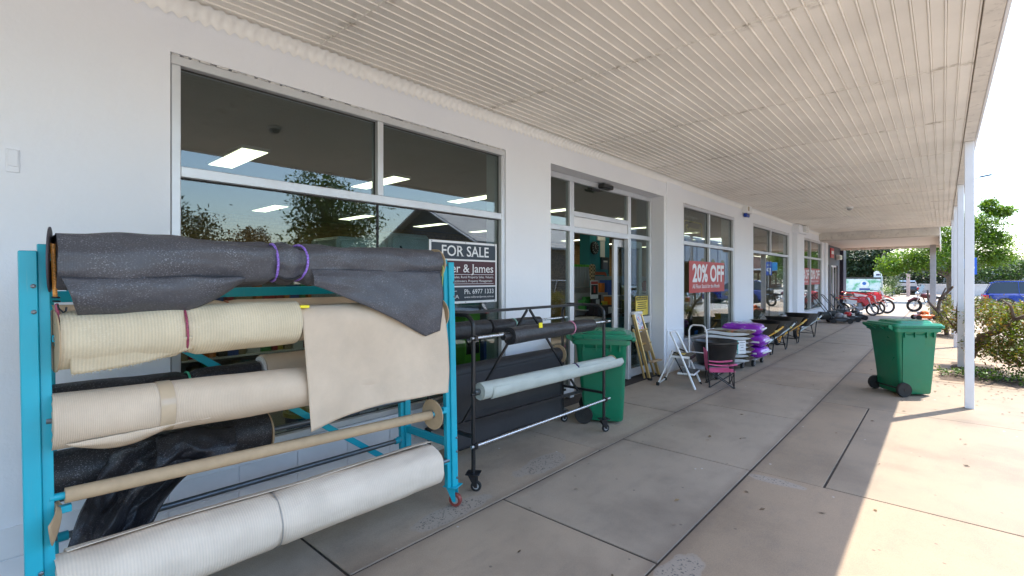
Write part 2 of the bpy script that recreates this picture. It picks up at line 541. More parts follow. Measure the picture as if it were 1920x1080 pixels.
for ys, x0, x1 in ((ya, -.02, 1.145), (yb, 1.145, 2.37), (yc, 2.37, 5.13)):
    for i in range(len(ys)-1):
        if x0 == 2.37 and i == 4:
            slab(x0, 2.90, ys[i], ys[i+1]); slab(2.90, x1, ys[i], ys[i+1])
        else: slab(x0, x1, ys[i], ys[i+1])

# ================================================================ THE SHOP BUILDING
render_w = NT('painted_render')
co = render_w.n('NewGeometry').outputs['Position']
n1 = render_w.noise(co, .9, 4); n2 = render_w.noise(co, 26, 5, .6)
c = render_w.ramp(n1, [(.3, (.79, .81, .86)), (.7, (.835, .85, .885))])
c = render_w.mix(c, (.45, .42, .38), render_w.ramp(render_w.noise(render_w.mapv(co, (6, 6, .8)), 1.6, 6, .7), [(.66, 0.0), (.86, .28)]))
sz = render_w.n('SeparateXYZ'); render_w.l(co, sz.inputs[0])
low = render_w.ramp(render_w.math('ADD', sz.outputs[2], render_w.math('MULTIPLY', render_w.noise(co, 5, 5, .7), .35)), [(.16, .55), (.42, 0.0)])
c = render_w.mix(c, (.36, .30, .24), low)
c = render_w.mix(c, (.40, .38, .36), render_w.ramp(render_w.noise(render_w.mapv(co, (1, 7, 30)), 2.2, 4, .8), [(.70, 0.0), (.74, .25)]))
render_w.pbr(c, .55, 0, render_w.bump(render_w.math('ADD', n2, render_w.math('MULTIPLY', n1, 3)), .4, .008), .35)
render_w = render_w.m
shop = thing('shop_building', 'long white rendered shop front with large glazed openings under the veranda', 'building', (0, 10, 0))
def wall_cells(ys, zs, holes, x0, x1):
    mb = MB(); ny, nzz = len(ys)-1, len(zs)-1
    sol = {}
    for i in range(ny):
        for j in range(nzz):
            cyy, cz = (ys[i]+ys[i+1])/2, (zs[j]+zs[j+1])/2
            sol[i, j] = not any(a < cyy < b and c_ < cz < d for a, b, c_, d in holes)
    for (i, j), s in sol.items():
        if not s: continue
        y0, y1, z0, z1 = ys[i], ys[i+1], zs[j], zs[j+1]
        mb.add([(x1,y0,z0),(x1,y1,z0),(x1,y1,z1),(x1,y0,z1)], [(0,1,2,3)])
        mb.add([(x0,y0,z0),(x0,y1,z0),(x0,y1,z1),(x0,y0,z1)], [(3,2,1,0)])
        for (di, dj), q in (((-1,0), [(x0,y0,z0),(x1,y0,z0),(x1,y0,z1),(x0,y0,z1)]), ((1,0), [(x1,y1,z0),(x0,y1,z0),(x0,y1,z1),(x1,y1,z1)]),
                            ((0,-1), [(x0,y0,z0),(x0,y1,z0),(x1,y1,z0),(x1,y0,z0)]), ((0,1), [(x1,y0,z1),(x1,y1,z1),(x0,y1,z1),(x0,y0,z1)])):
            if not sol.get((i+di, j+dj), False): mb.add(q, [(0,1,2,3)])
    return mb
holes = [(.82, 3.92, .45, 3.07), (4.74, 7.97, -.1, 3.07), (8.80, 11.75, .46, 3.06), (13.22, 17.1, .46, 3.06), (19.04, 22.57, .46, 3.08)]
ys = sorted({-8.0, 23.63} | {h[0] for h in holes} | {h[1] for h in holes})
zs = [-.05, .45, .46, 3.06, 3.07, 3.08, 3.9]
mb = wall_cells(ys, zs, holes, -.30, 0.0)
part('wall', mb, render_w, shop, world=True)
# pilasters and plinths, proud of the wall
mb = MB()
mb.box((.0, 8.06, -.03), (.035, 8.70, .74), .008); mb.box((-.004, 8.06, .74), (.012, 8.70, 3.38), .005)
part('pilaster', mb, render_w, shop, world=True)
mb = MB(); mb.box((.0, 17.55, -.03), (.14, 18.55, 3.12), .01); mb.box((.0, 17.45, 3.12), (.20, 18.65, 3.38), .01)
part('pilaster', mb, render_w, shop, world=True)
mb = MB(); mb.box((.0, 23.1, -.03), (.06, 23.60, 3.38), .01); part('pilaster', mb, render_w, shop, world=True)
# painted tiles along the wall foot
tile = simple('painted_tile', (.76, .77, .80), .35, var=.04)
mb = MB(); mb.box((.0, -.198, .0), (.009, .198, .16), .003); tme = make_mesh('wall_tile', mb, tile)
for (a, b) in ((-1.2, 4.72), (8.80, 13.2)):
    n = int((b-a)/.402)
    for k in range(n):
        for j in range(2): shared('wall_tile', tme, shop, (0.0005, a + .2 + .402*k - 10, .038 + .166*j))
# inside of the shop
inwall = simple('shop_inner_wall', (.62, .56, .44), .8, var=.08)
def brickmat(name, c1, c2, mo, sx=1.0):
    t = NT(name); co = t.coord('Object')
    sp = t.n('SeparateXYZ'); t.l(co, sp.inputs[0]); cb = t.n('CombineXYZ')
    t.l(sp.outputs[1], cb.inputs[0]); t.l(sp.outputs[2], cb.inputs[1])
    b = t.n('TexBrick'); b.inputs['Scale'].default_value = 1.0; b.inputs['Brick Width'].default_value = .24; b.inputs['Row Height'].default_value = .086
    b.inputs['Mortar Size'].default_value = .007; b.inputs['Color1'].default_value = (*c1, 1); b.inputs['Color2'].default_value = (*c2, 1); b.inputs['Mortar'].default_value = (*mo, 1)
    t.l(cb.outputs[0], b.inputs['Vector'])
    c = t.mix(b.outputs['Color'], t.ramp(t.noise(co, 9, 4), [(.3, .75), (.7, 1.2)]), 1.0, 'MULTIPLY')
    t.pbr(c, .85, 0, t.bump(b.outputs['Fac'], -.4, .005)); return t.m
cream_brick = brickmat('cream_brick', (.50, .32, .15), (.40, .25, .11), (.26, .18, .10))
mb = MB(); mb.box((-9.2, -7.9, 0), (-9.0, 23.4, 3.2)); part('back_wall', mb, cream_brick, shop, world=True)
mb = MB(); mb.box((-9.0, -8.0, 0), (-.30, -7.9, 3.2)); mb.box((-9.0, 23.4, 0), (-.30, 23.6, 3.2)); part('side_wall', mb, inwall, shop, world=True)
mb = MB(); mb.box((-9.0, -7.9, 3.19), (-.301, 23.4, 3.35)); part('ceiling', mb, simple('shop_ceiling', (.34, .33, .31), .9, var=.04), shop, world=True)
mb = MB(); mb.box((-9.2, -8.0, -.2), (-.302, 23.6, -.01)); part('floor', mb, simple('shop_floor', (.28, .26, .24), .5, var=.15), shop, world=True)
mb = MB(); mb.box((-9.2, -8.0, 3.901), (5.0, 23.6, 3.98)); mb2 = mb
# cove cornice: fluted from the left up to y = 5.9, plain beyond
def cove(y0, y1, step, amp):
    mb = MB(); n = max(1, int((y1-y0)/step)); m = 6
    def fn(a, b):
        y = y0 + (y1-y0)*a; th = b*PI/2
        k = 1 + amp*math.cos(y*2*PI/.072)
        return (.001 + (.085*k)*(1-math.cos(th))*1.0 + .004, y, 3.395 - .085*k*(1-math.sin(th)) - .002)
    return mb.grid(fn, n, m)
cornice_m = simple('white_plaster', (.86, .85, .82), .6, var=.03)
part('cornice', cove(-2.0, 5.9, .012, .17), cornice_m, shop, smooth=60, world=True)
part('cornice', cove(5.9, 23.6, 4.0, 0.0), cornice_m, shop, smooth=60, world=True)

# ---------------------------------------------------------------- windows
bead = simple('dark_glazing_bead', (.03, .03, .03), .6)
caulk = simple('cracked_caulk', (.62, .61, .60), .8, var=.25, vs=30, bump=.8, bs=70, dirt=.5)
def window(y0, y1, z0, z1, zt, mull, x=-.055, full=False, label=None):
    f = thing('window', label or '', '', (0, 0, 0)); del f['category']; del f['label']
    f.parent = shop; f.location = (x, y0-10, z0)
    base = Vector((x, y0, z0))
    def bx(name, a, b, ch=.004, m=alu):
        mb = MB(); mb.box(a, b, ch); o = bpy.data.objects.new(name, make_mesh(name, mb, m, False, base)); C.objects.link(o); o.parent = f; return o
    fw, fd = .058, .05
    bx('frame_rail', (x-fd, y0+.004, z0+.003), (x+fd, y1-.004, z0+.05)); bx('frame_rail', (x-fd, y0+.004, z1-fw-.012), (x+fd, y1-.004, z1-.012))
    bx('frame_stile', (x-fd, y0+.006, z0+.05), (x+fd-.002, y0+fw, z1-fw-.012)); bx('frame_stile', (x-fd, y1-fw, z0+.05), (x+fd-.002, y1-.006, z1-fw-.012))
    bx('transom', (x-fd, y0+fw, zt-.034), (x+fd-.004, y1-fw, zt+.034))
    bx('mullion', (x-fd, mull-.028, zt+.034), (x+fd-.006, mull+.028, z1-fw-.012))
    if full: bx('mullion', (x-fd, mull-.028, z0+.05), (x+fd-.006, mull+.028, zt-.034))
    gx = x-.012
    for a, b, c_, d in ((y0+fw, mull-.028, zt+.034, z1-fw-.012), (mull+.028, y1-fw, zt+.034, z1-fw-.012),
                       (y0+fw, mull-(.028 if full else .002), z0+.05, zt-.034), (mull+(.028 if full else .002), y1-fw, z0+.05, zt-.034)):
        bx('pane', (gx-.003, a, c_), (gx+.003, b, d), 0, glass)
        # thin dark gasket round the pane
        mb = MB(); g = .006
        mb.box((gx+.004, a, d-g), (gx+.012, b, d)); mb.box((gx+.004, a, c_), (gx+.012, b, c_+g)); mb.box((gx+.004, a, c_+g), (gx+.011, a+g, d-g)); mb.box((gx+.004, b-g, c_+g), (gx+.011, b, d-g))
        o = bpy.data.objects.new('gasket', make_mesh('gasket', mb, bead, False, base)); C.objects.link(o); o.parent = f
    # ragged sealant above the head
    mb = MB(); r2 = random.Random(int(y0*10)); yy = y0+.01
    while yy < y1-.03:
        l = r2.uniform(.02, .12); hh = r2.uniform(.006, .016)
        mb.box((x+.02, yy, z1-.013), (x+.05+r2.uniform(-.012, .006), min(yy+l, y1-.01), z1-.013+hh)); yy += l + r2.choice((0.001, .004, .02))
    o = bpy.data.objects.new('sealant', make_mesh('sealant', mb, caulk, False, base)); C.objects.link(o); o.parent = f
    return f
window(.82, 3.92, .45, 3.07, 2.33, 2.34)
window(8.80, 11.75, .46, 3.06, 2.32, 10.2, full=True)
window(13.22, 17.1, .46, 3.06, 2.34, 15.0)
window(19.04, 22.57, .46, 3.08, 2.40, 20.5, full=True)

# ---------------------------------------------------------------- recessed sliding entrance
x = -.26
door = thing('entrance', '', '', (x, 6.35-10, 0)); del door['category']; del door['label']; door.parent = shop
db = Vector((x, 6.35, 0))
def dbx(name, a, b, ch=.004, m=alu):
    mb = MB(); mb.box(a, b, ch); o = bpy.data.objects.new(name, make_mesh(name, mb, m, False, db)); C.objects.link(o); o.parent = door; return o
L0, L1 = 4.78, 7.965
dbx('head_rail', (x-.04, L0, 2.99), (x+.04, L1, 3.066)); 
for (a, b) in ((4.74, 4.80), (5.47, 5.57), (7.12, 7.21), (7.90, 7.966)):
    dbx('post', (x-.04, a, 0.0), (x+.038, b, 2.99))
dbx('rail', (x-.04, 4.80, 2.30), (x+.036, 5.47, 2.37)); dbx('rail', (x-.04, 7.21, 2.31), (x+.036, 7.90, 2.38))
dbx('rail', (x-.04, 5.57, 2.52), (x+.036, 7.12, 2.59)); dbx('header_box', (x-.10, 5.57, 2.37), (x+.02, 7.12, 2.52), .006, whitepaint); dbx('rail', (x-.05, 5.57, 2.29), (x+.036, 7.12, 2.37))
dbx('rail', (x-.04, 7.21, .03), (x+.036, 7.90, .15)); dbx('rail', (x-.04, 7.21, .88), (x+.036, 7.90, 1.0)); dbx('rail', (x-.04, 4.80, .03), (x+.036, 5.47, .15))
for a, b, c_, d in ((4.80, 5.47, 2.37, 2.99), (5.57, 7.12, 2.59, 2.99), (7.21, 7.90, 2.38, 2.99), (4.80, 5.47, .15, 2.30), (7.21, 7.90, 1.0, 2.31), (7.21, 7.90, .15, .88)):
    dbx('pane', (x-.003, a, c_), (x+.003, b, d), 0, glass)
# the sliding leaf standing open behind the right sidelight, its edge still in the opening
dbx('door_leaf_stile', (x-.11, 6.84, .02), (x-.065, 6.95, 2.28)); dbx('door_leaf_stile', (x-.11, 7.72, .02), (x-.065, 7.80, 2.28))
dbx('door_leaf_rail', (x-.11, 6.95, .02), (x-.065, 7.72, .16)); dbx('door_leaf_rail', (x-.11, 6.95, 2.16), (x-.065, 7.72, 2.28))
dbx('door_leaf_pane', (x-.09, 6.95, .16), (x-.084, 7.72, 2.16), 0, glass)
mb = MB(); mb.box((x+.04, 6.18, 2.985), (x+.15, 6.46, 3.05), .012); mb.box((x+.04, 5.98, 2.93), (x+.075, 6.2, 2.965), .006)
solo('door_sensor', mb, blackplastic, 'small black motion sensor box above the sliding shop entrance', 'sensor', loc=(x+.04, 6.32, 3.0))

# ================================================================ VERANDA: soffit boards, fascia, posts
soff = NT('soffit_paint')
co = soff.coord('Object'); pos = soff.n('NewGeometry').outputs['Position']; rnd = soff.n('ObjectInfo').outputs['Random']
c = soff.ramp(rnd, [(0, (.86, .815, .74)), (1, (.89, .845, .77))])
c = soff.mix(c, soff.ramp(soff.noise(pos, 1.3, 4), [(.3, .9), (.7, 1.06)]), 1.0, 'MULTIPLY')
sp = soff.n('SeparateXYZ'); soff.l(pos, sp.inputs[0])
fr = soff.math('FRACT', soff.math('ADD', soff.math('DIVIDE', sp.outputs[1], 1.83), 10.0546))
edge = soff.ramp(soff.math('ABSOLUTE', soff.math('SUBTRACT', fr, .5)), [(.455, 0.0), (.497, 1.0)])
st = soff.ramp(soff.noise(pos, 9, 5, .7), [(.5, 0.0), (.7, .8)])
c = soff.mix(c, (.25, .19, .12), soff.math('MULTIPLY', edge, st))
c = soff.mix(c, (.36, .30, .23), soff.ramp(soff.noise(soff.mapv(pos, (3, 1, 1)), 1.1, 5, .7), [(.66, 0.0), (.82, .28)]))
soff.pbr(c, .6, 0, soff.bump(soff.noise(pos, 25, 2), .06, .003), .35)
soff = soff.m
trim0 = simple('soffit_gap', (.30, .27, .23), .8)
ver = thing('veranda', 'wide cream veranda roof lined with ribbed boards over the footpath', 'veranda', (1.9, 10, 3.4))
BW = .0848
# one soffit board: flat face with a sloping rib at one edge
def board_mesh(L, flip=1):
    mb = MB()
    prof = [(-BW/2, .012), (-BW/2+.0015, .0), (BW/2-.016, .0), (BW/2-.012, -.006), (BW/2-.006, -.006), (BW/2-.0015, .004), (BW/2, .012)]
    mb.loft([[(u, -L/2, v) for u, v in prof], [(u, L/2, v) for u, v in prof]])
    return make_mesh('soffit_board', mb, soff)
joints = [-.1 + 1.83*k for k in range(-1, 13)]
NB = 44
rest = MB(); rv = random.Random(8)
for i in range(len(joints)-1):
    y0, y1 = joints[i]+.004, joints[i+1]-.004
    bm_ = board_mesh(y1-y0) if 1 <= i <= 6 else None
    for k in range(NB):
        xx = .06 + BW*(k+.5); zz = 3.40 + rv.uniform(-.0007, .0007)
        if bm_ is not None:
            o = shared('soffit_board', bm_, ver, (xx-1.9, (y0+y1)/2-10, zz-3.4), (0, rv.uniform(-.006, .006), rv.uniform(-.0006, .0006)))
        else:
            a = BW/2
            rest.loft([[(xx+u, y, zz+v) for u, v in ((-a, .012), (-a+.0015, 0), (a-.016, 0), (a-.012, -.006), (a-.006, -.006), (a-.0015, .004), (a, .012))] for y in (y0, y1)])
part('soffit_board', rest, soff, ver, world=True, kind='stuff')
mb = MB(); mb.box((.0, -8.0, 3.415), (3.88, 21.9, 3.43)); mb.box((.0, -8.0, 3.40), (3.80, -1.94, 3.413)); part('soffit_backing', mb, trim0, ver, world=True)
for j in joints[1:-1]: part('cover_strip', MB().box((.06, j-.007, 3.396), (3.79, j+.007, 3.404)), soff, ver, world=True)
trim = simple('cream_trim_paint', (.72, .67, .60), .55, var=.08, vs=5, dirt=.5)
mb = MB(); mb.box((3.795, -8, 3.386), (3.90, 21.85, 3.41), .003); part('edge_trim', mb, trim, ver, world=True)
mb = MB(); mb.box((3.90, -8, 3.380), (3.925, 21.85, 3.56), .004); part('fascia', mb, whitepaint, ver, world=True)
mb = MB(); mb.box((-.29, -8, 3.902), (.1, 21.9, 3.95)); mb.box((0.0, -8, 3.56), (3.94, 21.87, 3.60)); part('roof_sheet', mb, simple('roof_metal', (.5, .5, .5), .4, .5), ver, world=True)

pm = make_mesh('shaft', MB().box((-.045, -.045, 0), (.045, .045, 3.384), .004), whitepaint)
pf = make_mesh('foot_plate', MB().box((-.06, -.06, 0), (.06, .06, .012), .002), whitepaint)
pg = 'veranda posts along the kerb side'
for i, (px, py, lb) in enumerate(((3.85, 8.45, 'slim white veranda post nearest the camera, beside the wheelie bin in the sun'),
                                 (3.845, 12.19, 'second white veranda post, half hidden just behind the nearest one'),
                                 (3.835, 15.69, 'third white veranda post, showing as a strip left of the second'),
                                 (3.83, 19.3, 'fourth white veranda post, at the far end of the ribbed ceiling'))):
    p = thing('veranda_post', lb, 'post', (px, py, 0), 0, pg)
    shared('shaft', pm, p)
    if i != 0: shared('foot_plate', pf, p)
# small fittings under the soffit and on the wall
def bulkhead(x, y, lb):
    t_ = thing('soffit_light', lb, 'light fitting', (x, y, 3.4), 0, 'round fittings on the veranda ceiling')
    part('base', MB().lathe([(.075, -.0), (.075, -.03), (.06, -.04)], n=20), whiteplastic, t_, True)
    part('lens', MB().lathe([(.062, -.038), (.055, -.065), (.03, -.085), (.004, -.09)], n=20), simple('grey_lens', (.35, .35, .34), .3), t_, True)
bulkhead(1.9, 14.3, 'small round light fitting on the veranda ceiling far along, above the wheelbarrows')
bulkhead(2.02, 2.31, 'small round light fitting on the near veranda ceiling, seen reflected in the large window')
a = thing('alarm_box', 'white alarm box with a blue strobe high on the wall between two windows', 'alarm', (.0, 12.5, 3.22))
part('case', MB().box((0, -.22, .0), (.12, .22, .19), .012), whiteplastic, a); part('strobe', MB().box((.02, -.14, -.09), (.10, .10, -.0), .015), simple('blue_strobe', (.01, .05, .35), .2), a)
part('grille', MB().box((.12, -.13, .05), (.126, -.03, .15)), simple('tan_grille', (.4, .33, .22), .6), a)
a = thing('alarm_box', 'plain white box fixed on the far pilaster below the ceiling', 'alarm', (.20, 18.2, 3.16)); part('case', MB().box((0, -.2, .0), (.10, .2, .2), .01), whiteplastic, a)
part('cover', MB().box((.10, -.12, .03), (.12, .12, .17), .01), whiteplastic, a)
a = thing('wall_cover', 'small white cover plate on the bare wall left of the large window', 'cover plate', (.0, .135, 2.26))
part('plate', MB().box((0, -.025, -.06), (.010, .025, .06), .003), render_w, a); part('flap', MB().box((.010, -.019, -.03), (.016, .019, .055), .002), render_w, a)

# ================================================================ the next building and its lower veranda
v2 = thing('far_veranda', 'lower plain veranda roof of the next shop, beyond the ribbed ceiling', 'veranda', (1.7, 25, 3.1))
mb = MB(); mb.box((-.1, 21.93, 3.14), (3.52, 22.10, 3.58), .01); part('end_beam', mb, trim, v2, world=True)
mb = MB(); mb.box((-.1, 22.10, 3.10), (3.50, 28.0, 3.16), .01); part('soffit', mb, simple('cream_soffit', (.64, .59, .54), .6, var=.05), v2, world=True)
mb = MB(); mb.box((3.50, 22.102, 2.82), (3.54, 28.0, 3.36), .01); part('fascia', mb, trim, v2, world=True)
mb = MB(); mb.box((-.1, 28.0, 3.0), (3.54, 28.1, 3.36), .01); part('end_fascia', mb, trim, v2, world=True)
mb = MB(); mb.box((-.1, 22.12, 3.37), (3.54, 28.1, 3.41)); part('roof_sheet', mb, trim, v2, world=True)
p = thing('veranda_post', 'grey post holding the outer corner of the far veranda, above the motorcycle', 'post', (3.28, 27.6, 0), 0, 'veranda posts along the kerb side')
part('shaft', MB().box((-.1, -.1, 0), (.1, .1, 3.1), .01), simple('grey_post_paint', (.42, .43, .45), .5), p); part('base', MB().box((-.12, -.12, 0), (.12, .12, .03)), darksteel, p)
navy = simple('navy_paint', (.018, .016, .04), .4)
s2 = thing('far_shop', 'dark navy shop front beyond the white building, with pale glazed doors', 'building', (-.2, 26, 0))
mb = wall_cells([23.64, 24.3, 25.05, 25.6, 27.3, 28.0], [-.05, .0, 2.25, 3.1], [(24.3, 25.05, -.1, 2.25), (25.6, 27.3, -.1, 2.25)], -.5, -.12)
part('wall', mb, simple('charcoal_wall', (.06, .06, .065), .6), s2, world=True)
mb = MB(); mb.box((-.5, 28.0, -.05), (.02, 28.9, 3.0), .01); part('corner_column', mb, navy, s2, world=True)
mb = MB(); mb.box((-.4, 28.9, -.05), (.0, 29.05, 3.0), .01); part('corner_trim', mb, simple('sky_blue_trim', (.25, .45, .6), .5), s2, world=True)
for (a_, b_) in ((24.3, 25.05), (25.6, 26.44), (26.46, 27.3)):
    f = part('glazed_door', MB().box((-.22, a_, 0), (-.17, a_+.07, 2.25)).box((-.22, b_-.07, 0), (-.17, b_, 2.25)).box((-.22, a_+.07, 2.17), (-.17, b_-.07, 2.25)).box((-.22, a_+.07, 0), (-.17, b_-.07, .12)), whitepaint, s2, world=True)
    part('pane', MB().box((-.2, a_+.07, .12), (-.194, b_-.07, 2.17)), glass, f, world=True)
    f.children[0].location = (0, 0, 0)
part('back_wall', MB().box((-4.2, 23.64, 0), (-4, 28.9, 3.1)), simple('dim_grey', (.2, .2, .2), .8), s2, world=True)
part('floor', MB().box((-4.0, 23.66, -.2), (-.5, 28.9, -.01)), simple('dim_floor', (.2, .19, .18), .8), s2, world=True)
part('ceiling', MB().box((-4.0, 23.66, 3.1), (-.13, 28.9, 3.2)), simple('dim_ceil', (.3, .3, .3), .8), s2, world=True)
part('sticker', MB().box((-.165, 26.60, .9), (-.16, 26.75, 1.9)), blackplastic, s2, world=True)
sg = thing('fascia_sign', 'small red and white sign hung under the far veranda near the doors', 'sign', (.05, 24.6, 2.75))
part('panel', MB().box((-.02, -.35, -.22), (.02, .35, .2), .005), simple('sign_red', (.55, .03, .03), .5), sg); part('band', MB().box((.021, -.28, -.06), (.024, .28, .08)), whiteplastic, sg)
sg = thing('exit_light', 'pale boxy light fitting high on the dark far shop wall', 'light fitting', (-.10, 27.0, 2.62)); part('case', MB().box((0, -.3, -.1), (.15, .3, .12), .01), whiteplastic, sg); part('lens', MB().box((.15, -.26, -.07), (.17, .26, .09), .005), simple('pale_green_lens', (.6, .68, .6), .3), sg)
# ================================================================ TURQUOISE ROLL RACK
greycloth = fabric('charcoal_shade_cloth', (.080, .080, .092), 210, .35, (.6, .6, .66), .42, .62, .45, 1, .3, .8)
blackcloth = fabric('black_shade_cloth', (.016, .016, .019), 210, .35, (.5, .5, .56), .36, .62, .45, 1, .3, .8)
creamcloth = fabric('straw_shade_cloth', (.68, .57, .39), 84, .5, (.86, .80, .68), .4, .60, .7, 1, .20, .4)
beigecloth = fabric('beige_shade_cloth', (.66, .525, .39), 150, .4, (.75, .70, .62), .25, .64, .7, 1, .14, .25)
paleloth = fabric('off_white_shade_cloth', (.73, .62, .505), 84, .6, (.84, .78, .70), .2, .64, .7, 1, .13, .3)
greencloth = fabric('pale_grey_green_cloth', (.46, .50, .46), 260, .25, (.6, .63, .6), .12, .66, .7, 1, .1, .2)
meshcloth = fabric('fine_black_mesh', (.020, .020, .024), 320, .25, (.12, .12, .13), .30, .62, .6, 1, .2, .25)

def caster(root, x, y, fork_m, wheel_m, r=.045, top=.15, yaw=0.0, w=.03):
    """swivel caster: plate, fork and wheel (world x, y)"""
    c_, s_ = math.cos(yaw), math.sin(yaw)
    P = lambda a, b, z: (x + a*c_ - b*s_, y + a*s_ + b*c_, z)
    M = Matrix.Translation((x, y, 0)) @ Matrix.Rotation(yaw, 4, 'Z')
    o = r*.5
    f = MB(); f.box((-.055, -.05, top-.008), (.055, .05, top), .002, M)
    for s in (-1, 1):
        f.prism([(-.045, top-.008), (.03, top-.008), (o+.012, r-.008), (o-.012, r-.008)], lambda u, v, d: M @ Vector((u, d, v)), s*(w/2+.005), s*(w/2+.009))
    f.cyl(P(o, -w/2-.014, r), P(o, w/2+.014, r), .007, 8)
    k = part('caster_fork', f, fork_m, root, True, world=True)
    wm = MB(); Mw = Matrix.Translation(P(o, 0, r)) @ Matrix.Rotation(yaw, 4, 'Z') @ Matrix.Rotation(PI/2, 4, 'X')
    wm.lathe([(r*.55, -w*.3), (r*.6, -w/2), (r*.93, -w/2), (r, -w*.28), (r, w*.28), (r*.93, w/2), (r*.6, w/2), (r*.55, w*.3)], Mw, 24)
    wo_ = part('caster_wheel', wm, wheel_m, root, True, world=True)
    hb = MB(); hb.lathe([(.006, -w*.42), (r*.56, -w*.42), (r*.56, w*.42), (.006, w*.42)], Mw, 16)
    h = part('hub', hb, rimsteel, wo_, True, world=True)
    return k

rack = thing('roll_rack', 'turquoise steel rack on casters holding long rolls of shade cloth', 'rack', (.66, 1.23, 0))
redwheel = simple('brick_red_tyre', (.22, .045, .035), .5, var=.15, vs=20)
XF, XB = .955, .40
for (x, sgn) in ((XF, 1), (XB, 0)):
    ws = .052
    k0 = 0 if sgn else .055
    mb = MB(); mb.bar((x, .138+k0, 1.757), (x, .162+k0, .15), ws, ws, (0, 1, 0), .003); part('post', mb, turq, rack, world=True)
    mb = MB(); mb.bar((x-.006, .182+k0, 1.785), (x-.006, .206+k0, .15), .036, .034, (0, 1, 0), .002); part('inner_upright', mb, turq, rack, world=True)
    mb = MB(); mb.bar((x, 2.278, 1.765), (x, 2.318, .15), ws, ws, (0, 1, 0), .003); part('post', mb, turq, rack, world=True)
    mb = MB(); mb.bar((x-.006, 2.234, 1.785), (x-.006, 2.274, .15), .036, .034, (0, 1, 0), .002); part('inner_upright', mb, turq, rack, world=True)
for (y, d) in ((.165, 0), (2.285, 0)):
    for z, h in ((1.575, .055), (1.385, .028), (1.19, .028), (1.07, .028), (.45, .05), (.26, .06)):
        yy = y + (1.75-z)*.02
        mb = MB(); mb.bar((XB+.027, yy, z), (XF-.028, yy, z), .035, h, (0, 0, 1), .002); part('side_rail', mb, turq, rack, world=True)
mb = MB(); mb.bar((XB, .205, 1.56), (XB, 2.215, 1.575), .03, .055, (0, 0, 1), .002); part('back_beam', mb, turq, rack, world=True)
mb = MB(); mb.bar((XB-.02, .30, 1.62), (XB-.02, 2.24, .17), .042, .012, (1, 0, 0), .002); part('diagonal_brace', mb, turq, rack, world=True)
mb = MB(); mb.bar((XB-.034, .30, .02+.15), (XB-.034, 2.22, 1.60), .042, .012, (1, 0, 0), .002); part('diagonal_brace', mb, turq, rack, world=True)
for y in (.15, 2.30):
    for z in (1.62, 1.52, .50, .40, .21):
        part('bolt', MB().lathe([(.009, 0), (.009, .005), (.004, .007)], Matrix.Translation((XF+.0265, y + (1.75-z)*.02, z)) @ Matrix.Rotation(PI/2, 4, 'Y'), 6), darksteel, rack, world=True)
# pegs that carry the rolls
for (x, zs_) in ((XF, (1.735, 1.41, 1.08, .72, .34)), (XB, (1.42, 1.05, .70, .385))):
    for z in zs_:
        for y, s in ((.2, 1), (2.24, -1)):
            yy = y + (1.75-z)*.02
            part('peg', MB().box((x-.014, min(yy, yy+s*.045), z-.014), (x+.014, max(yy, yy+s*.045), z+.014), .002), turq, rack, world=True)
for (x, y, yw) in ((XF, 2.32, .35), (XB, 2.32, -.3), (XF, .165, .9), (XB, .215, .2)):
    caster(rack, x-.01, y, turq, redwheel, .048, .152, yw, .034)
# steel pipe in the lower back row
pipe = thing('steel_pipe', 'bare grey steel pipe low in the back of the turquoise rack', 'pipe', (XB, 1.2, .385))
part('tube', MB().tube([(XB, .26, .392), (XB, 2.25, .372)], .017, 12), darksteel, pipe, True, world=True)
for y in (.29, 2.22): part('collar', MB().cyl((XB, y-.02, .392-.01*(y-.26)), (XB, y+.02, .392-.01*(y-.26)), .023, 12), turq, pipe, True, world=True)

def roll_mb(y0, y1, x, z, r, sag=0.0, wob=.006, pinch=(), seed=0, n=36, step=.018, z1=None, r1=None, belly=0.0):
    """a cloth roll along y with wrinkles, ties that bite in, and spiral ends"""
    mb = MB(); m = max(4, int((y1-y0)/step)); rings = []
    z1 = z if z1 is None else z1; r1 = r if r1 is None else r1
    for i in range(m+1):
        f = i/m; y = y0+(y1-y0)*f; ring = []
        pk = 0
        for (py, dp, wd_) in pinch: pk += dp*math.exp(-((y-py)/wd_)**2)
        rr = (r+(r1-r)*f); zz = z+(z1-z)*f
        for k in range(n):
            a = 2*PI*k/n
            w = wob*(nz(math.cos(a)*1.6+seed, math.sin(a)*1.6, y*2.2) + .5*nz(math.cos(a)*3, math.sin(a)*3+seed, y*6))
            pl = pk*(1+.35*math.cos(a*7+seed))
            q = rr + w - pl
            dz = -sag*max(0, -math.sin(a))*(1-.6*min(1, pk/.01 if pk else 0))
            ring.append((x+math.cos(a)*q + belly*max(0, math.cos(a))*.3, y+.004*nz(a, seed, 9)*(1 if i in (0, m) else 0), zz+math.sin(a)*q+dz))
        rings.append(ring)
    mb.loft(rings, False)
    # coil seen on the ends: stepped spiral
    for e, (ring, y, s) in enumerate(((rings[0], y0, 1), (rings[-1], y1, -1))):
        zc = z if e == 0 else z1; rc = r if e == 0 else r1
        prev = ring
        for j in range(1, 6):
            k_ = 1-j*.17
            nr = [(x+(p[0]-x)*k_, y + s*(.004 if j % 2 else .0) , zc+(p[2]-zc)*k_) for p in ring]
            mb.loft([prev, nr], False); prev = nr
        mb.add(prev, [tuple(range(n))])
    return mb

